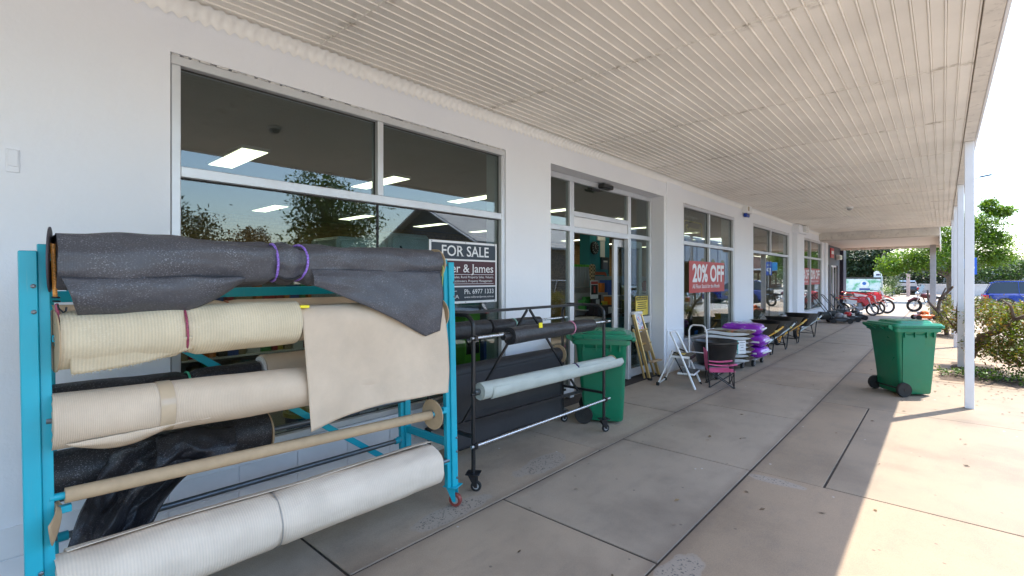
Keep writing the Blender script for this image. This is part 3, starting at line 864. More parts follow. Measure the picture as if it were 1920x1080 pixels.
def axle(root, x, z, y0, y1, r=.02, m=None, z1=None):
    return part('axle', MB().tube([(x, y0, z), (x, y1, z if z1 is None else z1)], r, 12), m or darksteel, root, True, world=True)
def tie(root, x, y, z, r, m, rr=.0045, tilt=0.0, name='elastic_tie'):
    return part(name, MB().torus((x, y, z), (tilt, 1, tilt*.4), r, rr, 36, 8), m, root, True, world=True)
def disc(root, x, y, z, r, th=.006, m=None, hole=.03, tilt=(0, 1, 0)):
    a = Vector(tilt).normalized(); M = Matrix.Translation((x, y, z)) @ a.to_track_quat('Z', 'Y').to_matrix().to_4x4()
    return part('end_disc', MB().lathe([(hole, -th/2), (r, -th/2), (r, th/2), (hole, th/2), (hole, -th/2)], M, 40, False), m or card, root, True, world=True)
def fold(fn, nu, nv, lift=0.003):
    """cloth sheet with a thickness: front grid and its back"""
    mb = MB(); mb.grid(fn, nu, nv)
    return mb

purple_cord = simple('violet_elastic', (.28, .16, .62), .5, var=.5, vs=120)
blue_cord = simple('blue_elastic', (.10, .25, .65), .5, var=.5, vs=120)
mauve_cord = simple('maroon_elastic', (.30, .05, .10), .5, var=.6, vs=140)
orange_cord = simple('orange_elastic', (.72, .28, .05), .5, var=.5, vs=160)
green_cord = simple('green_elastic', (.05, .40, .22), .5, var=.4, vs=140)

def solid(o, th=.003):
    md = o.modifiers.new('thickness', 'SOLIDIFY'); md.thickness = th; md.offset = -1
    return o

# 1. charcoal roll on top
r1 = thing('fabric_roll', 'charcoal shade cloth roll along the top of the turquoise rack, its flaps hanging', 'fabric roll', (XF, 1.2, 1.73))
part('cloth', roll_mb(.215, 2.13, XF, 1.722, .112, .010, .026, ((1.05, .022, .028), (1.18, .022, .028)), 3, z1=1.748, r1=.100), greycloth, r1, 60, world=True)
axle(r1, XF, 1.735, .20, 2.26, .016, darksteel, 1.745)
disc(r1, XF, .202, 1.725, .13, .005, simple('dark_disc', (.06, .05, .06), .6), tilt=(.15, 1, 0)); disc(r1, XF+.004, 2.142, 1.748, .105, .009, tilt=(-.1, 1, 0))
tie(r1, XF, 1.05, 1.733, .098, purple_cord, .0065, .06); tie(r1, XF, 1.18, 1.735, .097, purple_cord, .0065, -.22)
part('hook', MB().tube([(XF+.07, 1.05, 1.655), (XF+.075, 1.09, 1.64), (XF+.08, 1.14, 1.645), (XF+.08, 1.17, 1.665)], .007, 8), blackmetal, r1, True, world=True)
def fA(u, v):                                       # left flap: a slack fold below the roll
    y = .225 + .66*u
    top = 1.655; low = 1.665 - .165*math.sin(min(1, u*1.25+.30)*PI)**.6 if u < .92 else 1.64
    low = 1.50 if u < .62 else 1.50 + .13*((u-.62)/.38)**1.3
    z = top + (low-top)*v
    y2 = y + .055*v*(1-u)
    b = math.sin(v*PI)*.045 + .012*nz(u*5, v*3, 2)
    return (XF + .095 + b*(1-.5*u) - .05*v, y2, z + .010*nz(u*4, v*2, 7))
solid(part('flap', fold(fA, 30, 14), greycloth, r1, 60, world=True))
def fB(u, v):                                       # right flap: pulled down to a point
    y = 1.22 + .90*u
    top = 1.70
    if u < .86: low = 1.61 - .34*(u/.86)**1.15
    else: low = 1.27 + .03*(u-.86)/.14
    z = top + (low-top)*v
    y2 = y - .035*v*u*u
    b = .035*math.sin(v*2.6)*(.4+u) + .018*math.sin((u*9 + v*3.2))*v*(1-v*.3) + .01*nz(u*6, v*4, 5)
    return (XF + .092 + b + .02*v, y2, z)
solid(part('flap', fold(fB, 44, 22), greycloth, r1, 60, world=True))
# edge piping, yellow green, down the right end
part('edge_piping', MB().tube([(XF+.07, 2.135, 1.81), (XF+.115, 2.128, 1.72), (XF+.12, 2.112, 1.58), (XF+.115, 2.095, 1.42), (XF+.115, 2.085, 1.31)], .003, 6), simple('lime_piping', (.45, .52, .12), .6), r1, True, world=True)

# 2. straw roll, left half of the second row
r2 = thing('fabric_roll', 'straw yellow ribbed cloth roll tied with a maroon cord, second from the top at left', 'fabric roll', (XF, .7, 1.42))
part('cloth', roll_mb(.225, 1.165, XF, 1.405, .108, .012, .008, ((.655, .014, .025),), 8, z1=1.42, r1=.112), creamcloth, r2, 60, world=True)
axle(r2, XF, 1.41, .21, 1.2, .016)
tie(r2, XF, .655, 1.412, .103, mauve_cord, .0055, .10)
disc(r2, XF, .214, 1.40, .125, .005, tilt=(-.06, 1, .02))
def fC(u, v):
    y = .245 + .42*u
    return (XF + .100 - .035*v + .008*nz(u*6, v*2, 3), y + .012*v, 1.385 - (.115-.06*u*u)*v - .004*abs(math.sin(u*70))*v)
solid(part('flap', fold(fC, 40, 8), creamcloth, r2, 60, world=True))
fr = MB(); rq = random.Random(5)
for k in range(90):
    u = rq.random(); p = Vector(fC(u, 1.0)); fr.add([p, p+Vector((0, .0016, 0)), p+Vector((rq.uniform(-.004, .006), rq.uniform(-.006, .006), -rq.uniform(.004, .013)))], [(0, 1, 2)])
part('frayed_edge', fr, creamcloth, r2, world=True, kind='stuff')

# 3. beige roll with the big hanging flap
r3 = thing('fabric_roll', 'beige cloth roll with one wide flap hanging down the right half of the turquoise rack', 'fabric roll', (XF, 1.7, 1.4))
part('cloth', roll_mb(1.18, 2.15, XF, 1.40, .092, 0, .004, (), 12, r1=.096), beigecloth, r3, 60, world=True)
axle(r3, XF, 1.40, 1.15, 2.25, .016)
disc(r3, XF+.002, 2.165, 1.402, .112, .008, tilt=(-.12, 1, 0))
def fD(u, v):
    y = 1.165 + .975*u
    a = .6                                           # first wraps over the roll, then hangs
    L = .11 + .66*v
    if v < .14:
        th = PI/2*(1-v/.14)*.9
        X, Z = XF + .104*math.cos(th), 1.40 + .104*math.sin(th)
    else:
        k = (v-.14)/.86
        low = .83 + .055*math.sin(min(1, u*1.9)*PI/2) - .02*max(0, u-.6)
        X, Z = XF + .104 + .02*k, 1.40 + (low-1.40)*k
        X += (.016*math.sin(u*6.5+1.0+k*1.3) + .010*nz(u*4, k*3, 3))*k + .012*math.exp(-((u-.98)/.05)**2)*k
    y += (.035*(1-u)**4*v + .028*(u**6)*math.sin(v*PI*.9))
    return (X, y, Z)
solid(part('flap', fold(fD, 60, 44), beigecloth, r3, 60, world=True))
part('tag', MB().box((XF+.06, 1.165, 1.49), (XF+.085, 1.215, 1.505), .002), simple('yellow_tag', (.85, .72, .02), .5), r3, world=True)

# 4. second beige roll behind, back row
r4 = thing('fabric_roll', 'pale beige roll in the back row, showing as a strip above the straw roll', 'fabric roll', (XB, 1.2, 1.44))
part('cloth', roll_mb(.25, 2.2, XB+.02, 1.43, .092, 0, .005, ((1.0, .012, .03),), 21), beigecloth, r4, 60, world=True); axle(r4, XB+.02, 1.43, .2, 2.25, .016)
tie(r4, XB+.02, 1.0, 1.43, .085, simple('rust_cord', (.45, .18, .10), .6), .006)
# 5. beige roll, third row
r5 = thing('fabric_roll', 'smooth beige roll with a strip of clear tape, in the middle row at left', 'fabric roll', (XF, 1.2, 1.07))
part('cloth', roll_mb(.205, 2.10, XF, 1.083, .106, .008, .004, (), 31, z1=1.03, r1=.108), beigecloth, r5, 60, world=True); axle(r5, XF, 1.085, .19, 2.25, .016, darksteel, 1.04)
part('tape_band', MB().loft([[(XF+math.cos(2*PI*k/32)*.1095, y, 1.0735+math.sin(2*PI*k/32)*(.1095)-.006*(math.sin(2*PI*k/32) < 0)) for k in range(32)] for y in (.545, .60)], False), simple('clear_tape', (.52, .40, .27), .15), r5, True, world=True)
def fE(u, v):
    y = .24 + .50*u
    return (XF + .085 - .05*v + .02*math.sin(v*3), y + .03*v*(1-u), 1.0 - (.055*math.sin(min(1, u*1.4)*PI*.9+.3)+.012)*v + .006*nz(u*7, v*2, 1))
solid(part('flap', fold(fE, 26, 8), beigecloth, r5, 60, world=True))
# 6. black rolls in the back row and the slumped black cloth
r6 = thing('fabric_roll', 'black roll tied with a green cord, in the back row above the smooth beige roll', 'fabric roll', (XB, .7, 1.05))
part('cloth', roll_mb(.23, 1.17, XB+.03, 1.045, .088, .01, .014, ((.80, .02, .03),), 41), blackcloth, r6, 60, world=True); axle(r6, XB+.03, 1.045, .2, 1.3, .016)
tie(r6, XB+.03, .80, 1.045, .078, green_cord, .006)
r7 = thing('fabric_roll', 'sand coloured roll with a white end, in the back row right of the black one', 'fabric roll', (XB, 1.7, 1.08))
part('cloth', roll_mb(1.20, 2.2, XB+.03, 1.075, .098, 0, .004, (), 43), beigecloth, r7, 60, world=True); axle(r7, XB+.03, 1.075, 1.1, 2.25, .016)
part('end_cap', MB().cyl((XB+.03, 1.185, 1.075), (XB+.03, 1.198, 1.075), .088, 28), whiteplastic, r7, True, world=True)
r8 = thing('fabric_roll', 'fat black roll with a cardboard end, low in the back row behind the bare tube', 'fabric roll', (XB, .7, .70))
part('cloth', roll_mb(.235, 1.205, XB+.06, .715, .112, .012, .006, (), 47), blackcloth, r8, 60, world=True); axle(r8, XB+.06, .70, .2, 2.25, .016)
disc(r8, XB+.06, 1.214, .70, .118, .008)
def fF(u, v):                                       # slumped cloth: from the back roll forward and down onto the bottom roll
    yl = .47 - .22*v**1.1; yr = 1.02 - .42*v**.8 + .06*math.sin(v*5)
    y = yl + (yr-yl)*u
    x = XB + .165 + .27*v**1.6
    z = .80 - .34*v + .05*math.sin(v*PI)
    k = .035*math.sin(u*11 + v*4) + .03*math.sin(u*5 - v*7 + 1) + .03*nz(u*4, v*5, 4) + .014*nz(u*11, v*10, 8)
    return (x + k*(.35+v), y + .015*nz(u*3, v*6, 2), z + .6*k + .012*nz(u*8, v*8, 6))
slump = MB(); slump.grid(fF, 60, 60)
o = part('loose_end', slump, blackcloth, r8, 60, world=True); solid(o, .004)
def fG(u, v):                                       # second fold, turned over the first
    y = .62 + .36*u - .05*v; x = XB+.20 + .10*math.sin(v*PI) + .03*math.sin(u*7+v*2)
    z = .835 - .20*v + .02*math.sin(u*5)
    return (x + .02*nz(u*5, v*5, 9), y, z)
solid(part('loose_end', fold(fG, 30, 24), blackcloth, r8, 60, world=True), .004)
# 7. bare cardboard tube
tb = thing('cardboard_tube', 'bare brown cardboard tube across the front of the turquoise rack', 'tube', (XF, 1.2, .735))
part('tube', MB().tube([(XF, .245, .772), (XF, .8, .752), (XF, 1.5, .727), (XF, 2.11, .705)], .0305, 24), card, tb, True, world=True)
axle(tb, XF, .775, .2, 2.25, .015, turq, .70)
disc(tb, XF+.002, 2.125, .705, .105, .005, tilt=(-.05, 1, .03), hole=.028)
def fH(u, v):
    a = -1.9 + 2.5*u
    rr = .028 + .105*v
    return (XF + math.cos(a-.9)*rr*.9 + .02*v, .225 - .03*v*v + .012*math.sin(u*4), .765 + math.sin(a-.9)*rr*1.25)
solid(part('end_disc', fold(fH, 24, 6), card, tb, 60, world=True))
# 8. bottom roll
r9 = thing('fabric_roll', 'large off-white ribbed roll lying lowest on the turquoise rack', 'fabric roll', (XF, 1.2, .36))
part('cloth', roll_mb(.215, 2.12, XF-.005, .385, .148, .0, .008, ((1.06, .010, .018),), 53, n=48, z1=.355, r1=.138), paleloth, r9, 60, world=True)
axle(r9, XF, .375, .19, 2.27, .017, darksteel, .345); tie(r9, XF-.005, 1.06, .370, .137, simple('clear_strap', (.35, .32, .29), .3), .0035, .04)
def fI(u, v):
    y = .25 + 1.87*u; th = R(150) - R(62)*v
    q = .143 + .007*math.sin(v*PI) + .005*nz(u*7, v*2, 2) + .012*v
    zc = .385 - .03*u
    if v > .999: q += .004
    return (XF - .005 + math.cos(th)*q, y, zc + math.sin(th)*q + .006*math.sin(u*9)*v)
solid(part('flap', fold(fI, 60, 10), paleloth, r9, 60, world=True))
# bungee cord hooked on the left upright
bg_ = thing('bungee_cord', 'orange and maroon bungee cord hooked over the left upright of the turquoise rack', 'cord', (XF+.03, .205, 1.6))
x_ = XF+.040
part('cord', MB().tube([(x_-.05, .203, 1.785), (x_, .207, 1.782), (x_+.004, .209, 1.7), (x_+.002, .212, 1.62), (x_, .214, 1.575)], .0075, 8), orange_cord, bg_, True, world=True)
part('cord', MB().tube([(x_, .218, 1.55), (x_, .222, 1.5), (x_, .224, 1.46)], .006, 8), mauve_cord, bg_, True, world=True)
for z in (1.575, 1.56, 1.468, 1.455): part('coil', MB().torus((x_, .216 + (1.575-z)*.08, z), (0, .1, 1), .010, .0035, 16, 6), blackmetal, bg_, True, world=True)
part('hook', MB().tube([(x_, .218, 1.55), (x_+.012, .224, 1.53), (x_+.012, .236, 1.515), (x_, .245, 1.52), (x_-.004, .247, 1.535)], .0035, 6), blackmetal, bg_, True, world=True)
part('hook', MB().tube([(x_, .224, 1.45), (x_, .228, 1.43), (x_-.004, .235, 1.42), (x_-.01, .24, 1.43)], .0035, 6), blackmetal, bg_, True, world=True)

# ================================================================ BLACK ROLL RACK
br = thing('roll_rack', 'black tubular rack on casters with dark rolls, between the turquoise rack and the doorway', 'rack', (.61, 3.55, 0))
X0, X1 = .34, .885
for y in (2.585, 4.515):
    pts = [(X1, y, .14), (X1, y, 1.24)]
    for k in range(1, 7):
        a = k/7*PI/2; pts.append((X1-.10+.10*math.cos(a), y, 1.26+.10*math.sin(a)))
    pts += [(X1-.12, y, 1.36), (X0+.12, y, 1.36)]
    for k in range(1, 7):
        a = PI/2+k/7*PI/2; pts.append((X0+.10+.10*math.cos(a), y, 1.26+.10*math.sin(a)))
    pts += [(X0, y, 1.24), (X0, y, .14)]
    part('end_frame', MB().tube(pts, .0165, 10), blackmetal, br, True, world=True)
    part('cross_rail', MB().bar((X0+.015, y, .42), (X1-.015, y, .42), .025), blackmetal, br, world=True)
    for x in (X0, X1): caster(br, x, y, blackmetal, rubber, .042, .145, .6 if y < 3 else 1.1, .026)
part('top_bar', MB().bar((.61, 2.6, 1.362), (.61, 4.5, 1.362), .025), blackmetal, br, world=True)
part('low_bar', MB().bar((.61, 2.60, .435), (.61, 4.50, .40), .028), blackmetal, br, world=True)
part('brace', MB().bar((.61, 3.56, 1.345), (.61, 2.72, .44), .018), blackmetal, br, world=True); part('brace', MB().bar((.61, 3.60, 1.345), (.61, 4.42, .42), .018), blackmetal, br, world=True)
for (x, z, m) in ((X1+.02, 1.188, chrome), (X0, 1.20, chrome), (X1+.02, .352, chrome), (X0-.02, .352, blackmetal)):
    part('rod', MB().tube([(x, 2.545, z), (x, 4.60, z)], .013, 10), m, br, True, world=True)
    for y in (2.585, 4.515): part('clamp', MB().box((x-.022, y-.016, z-.02), (x+.022, y+.016, z+.02), .004), blackmetal, br, world=True)
for (x, z) in ((X1+.02, .755), (X0, .79)):
    part('rod', MB().tube([(x, 2.545, z), (x, 4.56, z)], .013, 10), blackmetal, br, True, world=True)
g2 = 'rolls on the black rack'
q = thing('fabric_roll', 'black roll tied with a pink cord on the upper front rod of the black rack', 'fabric roll', (X1+.02, 3.6, 1.17))
part('cloth', roll_mb(2.98, 4.24, X1+.02, 1.168, .074, 0, .006, ((3.87, .010, .02),), 61, r1=.060, z1=1.175), blackcloth, q, 60, world=True)
tie(q, X1+.02, 3.87, 1.172, .062, simple('pink_cord', (.62, .25, .38), .5, var=.5, vs=150), .006, .12); part('core', MB().tube([(X1+.02, 2.90, 1.17), (X1+.02, 2.99, 1.17)], .03, 14), blackcloth, q, True, world=True)
part('tag', MB().box((X1+.075, 3.30, 1.215), (X1+.085, 3.345, 1.26), .002), simple('yellow_tag2', (.85, .72, .02), .5), q, world=True)
q = thing('fabric_roll', 'short black roll on the upper back rod of the black rack, tied with pale green', 'fabric roll', (X0, 3.7, 1.2))
part('cloth', roll_mb(3.32, 4.06, X0, 1.185, .062, 0, .012, ((3.66, .012, .03),), 63), blackcloth, q, 60, world=True); tie(q, X0, 3.66, 1.185, .055, simple('mint_cord', (.35, .6, .5), .5), .007)
q = thing('fabric_roll', 'black roll at the left of the upper back rod, partly behind the turquoise post', 'fabric roll', (X0, 3.0, 1.2))
part('cloth', roll_mb(2.62, 3.28, X0, 1.175, .078, 0, .008, (), 65), blackcloth, q, 60, world=True); part('core', MB().tube([(X0, 3.26, 1.175), (X0, 3.33, 1.175)], .03, 14), card, q, True, world=True)
q = thing('fabric_roll', 'wide black mesh roll with a cardboard end disc, its sheet hanging down the black rack', 'fabric roll', (X0, 3.5, .79))
part('cloth', roll_mb(2.66, 4.42, X0, .79, .078, 0, .004, (), 67), meshcloth, q, 60, world=True); disc(q, X0, 4.44, .79, .105, .012)
def fJ(u, v):
    y = 2.68 + 1.68*u
    return (X0 + .082 + .012*math.sin(u*9)*v + .03*v, y + .01*v*math.sin(u*3), .80 - .66*v + .01*math.sin(u*4)*v)
solid(part('hanging_sheet', fold(fJ, 44, 24), meshcloth, q, 60, world=True))
q = thing('fabric_roll', 'pale grey green roll on the lower front rod of the black rack, one corner loose', 'fabric roll', (X1+.02, 3.6, .75))
part('cloth', roll_mb(2.63, 4.63, X1+.02, .768, .064, .004, .005, ((3.94, .010, .02),), 69, z1=.748, r1=.060), greencloth, q, 60, world=True)
tie(q, X1+.02, 3.94, .753, .058, simple('dark_violet_cord', (.05, .03, .12), .5), .008, .08); disc(q, X1+.02, 4.64, .748, .066, .006)
part('knob', MB().cyl((X1+.02, 2.58, .768), (X1+.02, 2.64, .768), .02, 12), darksteel, q, True, world=True)
def fK(u, v):
    y = 2.72 + 2.02*u
    low = .030 + .05*math.sin(u*PI)**2 if u < .9 else .03
    th = .5 - 1.5*v
    return (X1+.02 + .067*math.cos(th) + .003*nz(u*8, v*3), y + .06*u**8*(1-abs(v-.5)), .762 - .018*u + .067*math.sin(th) - .01*v)
solid(part('flap', fold(fK, 50, 10), greencloth, q, 60, world=True), .002)

# ================================================================ WHEELIE BINS
bing = simple('bin_green', (.004, .165, .082), .32, var=.10, vs=3, bump=.08, bs=50, rvar=.10, dirt=.22)
bingl = simple('bin_lid_green', (.010, .20, .11), .30, var=.10, vs=4, bump=.06, bs=50, rvar=.1, dirt=.2)
hubgrey = simple('scuffed_wheel', (.09, .08, .075), .6, var=.25, vs=18)
def rrect(hx, hy, r, cx=0, cy_=0, n=5):
    pts = []
    for (sx, sy, a0) in ((1, 1, 0), (-1, 1, PI/2), (-1, -1, PI), (1, -1, 1.5*PI)):
        for k in range(n+1):
            a = a0 + k/n*PI/2
            pts.append((cx+sx*(hx-r)+r*math.cos(a), cy_+sy*(hy-r)+r*math.sin(a)))
    return pts
def wheelie_bin(loc, rz, label):
    b = thing('wheelie_bin', label, 'bin', loc, rz, 'green wheelie bins')
    m = MB(); rings = []
    for z, hx, hy, cx in ((.03, .205, .215, .02), (.05, .215, .225, .02), (.24, .235, .236, .012), (.60, .262, .254, .0), (.88, .285, .27, -.01), (.90, .30, .285, -.01), (.955, .302, .287, -.01), (.965, .30, .285, -.01)):
        rings.append([(x, y, z) for x, y in rrect(hx, hy, .05, cx)])
    m.loft(rings); part('body', m, bing, b, 50)
    # moulded step on each flank
    for s in (-1, 1):
        sm = MB()
        edge = [(-.19, .10), (.055, .10), (.05, .30), (.03, .48), (.055, .62), (.085, .74), (.09, .86)]
        hy = lambda z: .218 + .058*z
        poly = [(-.19, .10), (.055, .10), (.05, .30), (.028, .48), (.055, .62), (.085, .74), (.09, .86), (-.22, .86)]
        sm.prism(poly, lambda u, v, d: (u, s*(hy(v)+d), v), -.004, .012)
        part('flank_panel', sm, bing, b, 30)
    # collar ribs under the rim
    rb = MB()
    for s in (-1, 1):
        for x in (-.2, -.06, .1, .2): rb.box((x-.006, s*.284-.012, .83), (x+.006, s*.284+.012, .90))
    part('rim_rib', rb, bing, b, kind='stuff')
    part('rim', MB().loft([[(x, y, z) for x, y in rrect(hx, hy, .05, -.01)] for z, hx, hy in ((.905, .322, .30), (.955, .325, .302))]), bing, b, 40)
    ld = MB(); rings = []
    for z, hx, hy, cx in ((.968, .335, .305, .0), (.995, .340, .308, .0), (1.018, .325, .292, .0), (1.020, .255, .215, .02), (1.050, .235, .195, .02), (1.056, .20, .16, .02)):
        rings.append([(x, y, z) for x, y in rrect(hx, hy, .06, cx)])
    ld.loft(rings); part('lid', ld, bingl, b, 40)
    part('lid_lip', MB().box((.325, -.27, .945), (.375, .27, .992), .012), bingl, b)
    hn = MB(); hn.tube([(-.385, -.26, .985), (-.385, .26, .985)], .0165, 12); part('handle', hn, bing, b, True)
    for y in (-.235, -.08, .08, .235): part('bracket', MB().prism([(-.30, .90), (-.30, .99), (-.40, 1.0), (-.40, .965)], lambda u, v, d: (u, d, v), y-.012, y+.012), bing, b)
    part('axle', MB().tube([(-.20, -.265, .10), (-.20, .265, .10)], .012, 8), blackmetal, b, True)
    for s in (-1, 1):
        M = Matrix.Translation((-.20, s*.27, .10)) @ Matrix.Rotation(PI/2, 4, 'X')
        w_ = part('wheel', MB().lathe([(.075, -.022), (.094, -.024), (.10, -.014), (.10, .014), (.094, .024), (.075, .022)], M, 28), rubber, b, True)
        part('hub', MB().lathe([(.012, -.018), (.076, -.018), (.076, .018), (.012, .018)], M, 24), hubgrey, w_, True)
        part('axle_cap', MB().cyl((-.20, s*.25, .10), (-.20, s*.296, .10), .012, 12), blackmetal, w_, True)
    for y in (-.07, .07): part('rivet', MB().cyl((.318, y, .93), (.33, y, .93), .008, 8), blackplastic, b, True)
    return b
wheelie_bin((3.17, 8.95, 0), R(41), 'green wheelie bin standing in the open half in sun, beside the near veranda post')
wheelie_bin((.60, 4.96, 0), R(29), 'green wheelie bin by the doorway, partly hidden behind the black roll rack')
# ================================================================ GOODS ALONG THE WALL
gold = simple('gold_aluminium', (.62, .45, .20), .32, .75, var=.08, vs=9)
whitetube = simple('white_powder_coat', (.78, .79, .80), .3, var=.03)
# folded step ladder leaning on the door side panel
ld = thing('step_ladder', 'folded gold step ladder with a printed label, leaning against the door side panel', 'ladder', (.0, 7.45, 0))
A = lambda y, z, o=0: (.06 - .25*z/1.08 + o, y, z)
for (b_, t_) in ((7.30, 7.22), (7.66, 7.46)):
    part('front_rail', MB().bar(A(b_, .02), A(t_, 1.06), .028, .05, (1, 0, 0), .003), gold, ld, world=True)
    part('rear_rail', MB().bar(A(b_-.05, .03, -.06), A(t_-.02, .82, -.05), .02, .03, (1, 0, 0), .002), gold, ld, world=True)
    part('foot', MB().box((.03, b_-.025, 0), (.10, b_+.025, .04), .006), rubber, ld, world=True)
lab = NT('ladder_label'); co = lab.coord()
cc = lab.ramp(lab.noise(co, 14, 3), [(.34, (.10, .13, .32)), (.46, (.42, .44, .50)), (.56, (.62, .62, .64)), (.66, (.55, .10, .12))]); lab.pbr(cc, .35)
M = Matrix.Translation(A(7.34, .94, .008)) @ Matrix.Rotation(-.24, 4, 'Y')
part('label', MB().box((-.004, -.09, -.18), (.008, .105, .16), .004, M), lab.m, ld, world=True)
part('top_cap', MB().box((-.225, 7.20, 1.05), (-.155, 7.49, 1.10), .012), whiteplastic, ld, world=True)
for i, z in enumerate((.30, .58, .80)):
    o = .09 if i == 0 else .0
    part('step', MB().box((A(0, z)[0]-.035+o, 7.29 - .05*z, z-.012), (A(0, z)[0]+.05+o, 7.66-.14*z, z+.012), .003) if i == 0 else MB().bar(A(7.30-.05*z, z), A(7.64-.12*z, z), .03, .07, (1, 0, 0), .003), gold if i else card, ld, world=True)
part('backing_board', MB().bar(A(7.40, .45, -.012), A(7.36, .78, -.012), .012, .2, (1, 0, 0)), card, ld, world=True)

# white two-step stool
st = thing('step_stool', 'white tubular two-step stool with dark treads standing open by the pier', 'step stool', (.56, 7.30, 0), R(10))
def stool_parts(st):
    for s in (-1, 1):
        part('front_leg', MB().tube([(.27, s*.225, 0), (.10, s*.205, .40), (-.03, s*.19, .68), (-.08, s*.175, .78)], .016, 10), whitetube, st, True)
        part('rear_leg', MB().tube([(-.28, s*.225, .02), (-.05, s*.20, .56)], .012, 10), whitetube, st, True)
        part('foot', MB().tube([(.272, s*.225, 0), (.255, s*.223, .035)], .0165, 10), whitetube if s < 0 else rubber, st, True)
        part('foot', MB().box((-.30, s*.225-.018, 0), (-.255, s*.225+.018, .055), .006), rubber, st)
        part('strut', MB().bar((-.08, s*.19, .54), (.06, s*.20, .49), .012, .018), blackmetal, st)
        part('strut', MB().bar((-.03, s*.185, .44), (.10, s*.19, .20), .010, .016), blackmetal, st)
    part('top_loop', MB().tube([(-.08, -.175, .78), (-.10, -.16, .805), (-.112, -.12, .815), (-.112, .12, .815), (-.10, .16, .805), (-.08, .175, .78)], .0135, 10), whitetube, st, True)
    part('rear_bar', MB().tube([(-.28, -.225, .03), (-.29, -.19, .02), (-.29, .19, .02), (-.28, .225, .03)], .012, 8), whitetube, st, True)
    t_ = part('upper_step', MB().box((-.12, -.185, .435), (.19, .185, .475), .012), whitetube, st); part('tread', MB().box((-.11, -.175, .475), (.185, .175, .482), .003), simple('tread_mat', (.10, .085, .06), .8, var=.3, vs=30), t_)
    part('nosing', MB().box((.185, -.186, .43), (.20, .186, .484), .004), blackplastic, t_); part('sticker', MB().box((-.05, -.08, .482), (.08, .08, .4835)), simple('warning_sticker', (.7, .5, .05), .4, var=.4, vs=40), t_)
    t_ = part('lower_step', MB().box((.0, -.20, .195), (.26, .20, .228), .012), whitetube, st); part('tread', MB().box((.01, -.19, .228), (.25, .19, .234), .003), blackplastic, t_)
stool_parts(st)

# flat trolley with tub and bags
def platform_trolley(loc, L, W, label, handle=True):
    t = thing('platform_trolley', label, 'trolley', loc, 0, 'flat trolleys under the stock')
    part('deck', MB().box((-W/2, -L/2, .125), (W/2, L/2, .155), .006), simple('trolley_deck', (.30, .31, .33), .5, var=.1), t)
    for x in (-W/2+.08, W/2-.06):
        for y in (-L/2+.12, L/2-.12):
            f = MB(); f.box((x-.04, y-.04, .117), (x+.04, y+.04, .125)); f.box((x-.03, y-.05, .05), (x-.024, y+.02, .117)); f.box((x+.024, y-.05, .05), (x+.03, y+.02, .117))
            part('caster_fork', f, chrome, t)
            w_ = part('wheel', MB().lathe([(.03, -.018), (.058, -.02), (.06, -.01), (.06, .01), (.058, .02), (.03, .018)], Matrix.Translation((x, y-.025, .06)) @ Matrix.Rotation(PI/2, 4, 'Y'), 20), rubber, t, True)
            part('hub', MB().cyl((x-.019, y-.025, .06), (x+.021, y-.025, .06), .03, 14), rimsteel, w_, True)
    if handle:
        y = -L/2+.02
        part('handle', MB().tube([(-W/2+.13, y, .15), (-W/2+.13, y, .78), (-W/2+.15, y+.01, .84), (-W/2+.19, y+.02, .87), (-W/2+.34, y+.02, .87), (-W/2+.39, y+.01, .84), (-W/2+.42, y, .76), (-W/2+.43, y, .15)], .014, 10), whitetube, t, True)
        part('handle_bar', MB().tube([(-W/2+.13, y, .42), (-W/2+.43, y, .42)], .009, 8), whitetube, t, True)
    return t
platform_trolley((.60, 8.78, 0), 1.56, .62, 'low flat trolley with a white tube handle, carrying the black tub and soil bags')
platform_trolley((.70, 10.05, 0), .80, .62, 'low flat trolley under the three purple bags', False)

tub = thing('plant_tub', 'large black plastic tub with a price card on its rim, on the flat trolley', 'tub', (.64, 8.62, .155))
part('shell', MB().lathe([(.24, 0), (.30, .02), (.325, .18), (.35, .30), (.355, .31), (.365, .37), (.39, .385), (.39, .415), (.372, .42), (.35, .40), (.335, .31), (.30, .06), (.01, .04)], n=44, cap=False), simple('tub_black', (.018, .016, .015), .32, var=.2, vs=6), tub, 40)
cardm = MB(); Mc = Matrix.Translation((.415, .06, .33)) @ Matrix.Rotation(-.55, 4, 'Z')
part('price_card', MB().box((0, -.085, -.115), (.004, .085, .11), .001, Mc), simple('white_card', (.74, .75, .76), .5), tub)
part('card_edge', MB().box((.0042, -.088, -.118), (.0058, -.074, .113), 0, Mc), simple('teal_card_edge', (.05, .45, .40), .5), tub)
for k, (w_, z) in enumerate(((.11, .07), (.09, .03), (.05, -.01), (.10, -.06))):
    part('print_line', MB().box((.0045, -w_/2+.01, z), (.0055, w_/2+.01, z+.012 - .004*(k % 2)), 0, Mc), simple('grey_print', (.25, .25, .27), .6), tub)

# soil bags: soft pillows with pale sealed ends
def bag_mb(L, W, H, seed, plump=.5):
    mb = MB(); n = 22; m = 16
    def fn(a, b):
        return None
    rings = []
    for i in range(m+1):
        u = i/m; sx = (u-.5)*L
        k = (1-abs(2*u-1)**(5 if plump else 8))**.5 if 0 < i < m else .12
        ring = []
        for j in range(n):
            an = 2*PI*j/n
            c_, s_ = math.cos(an), math.sin(an)
            y = W/2*math.copysign(abs(c_)**(.55 if plump else .38), c_)*(.94+.06*k); z = H/2*math.copysign(abs(s_)**(.75 if plump else .5), s_)*max(k, .14)
            q = nz(sx*5, y*5+seed, seed)*.014
            ring.append((sx + .01*nz(y*6, seed, z*8), y+q, z+q+H/2))
        rings.append(ring)
    return mb.loft(rings)
brownbag = NT('printed_soil_bag'); co = brownbag.coord()
sp = brownbag.n('SeparateXYZ'); brownbag.l(co, sp.inputs[0])
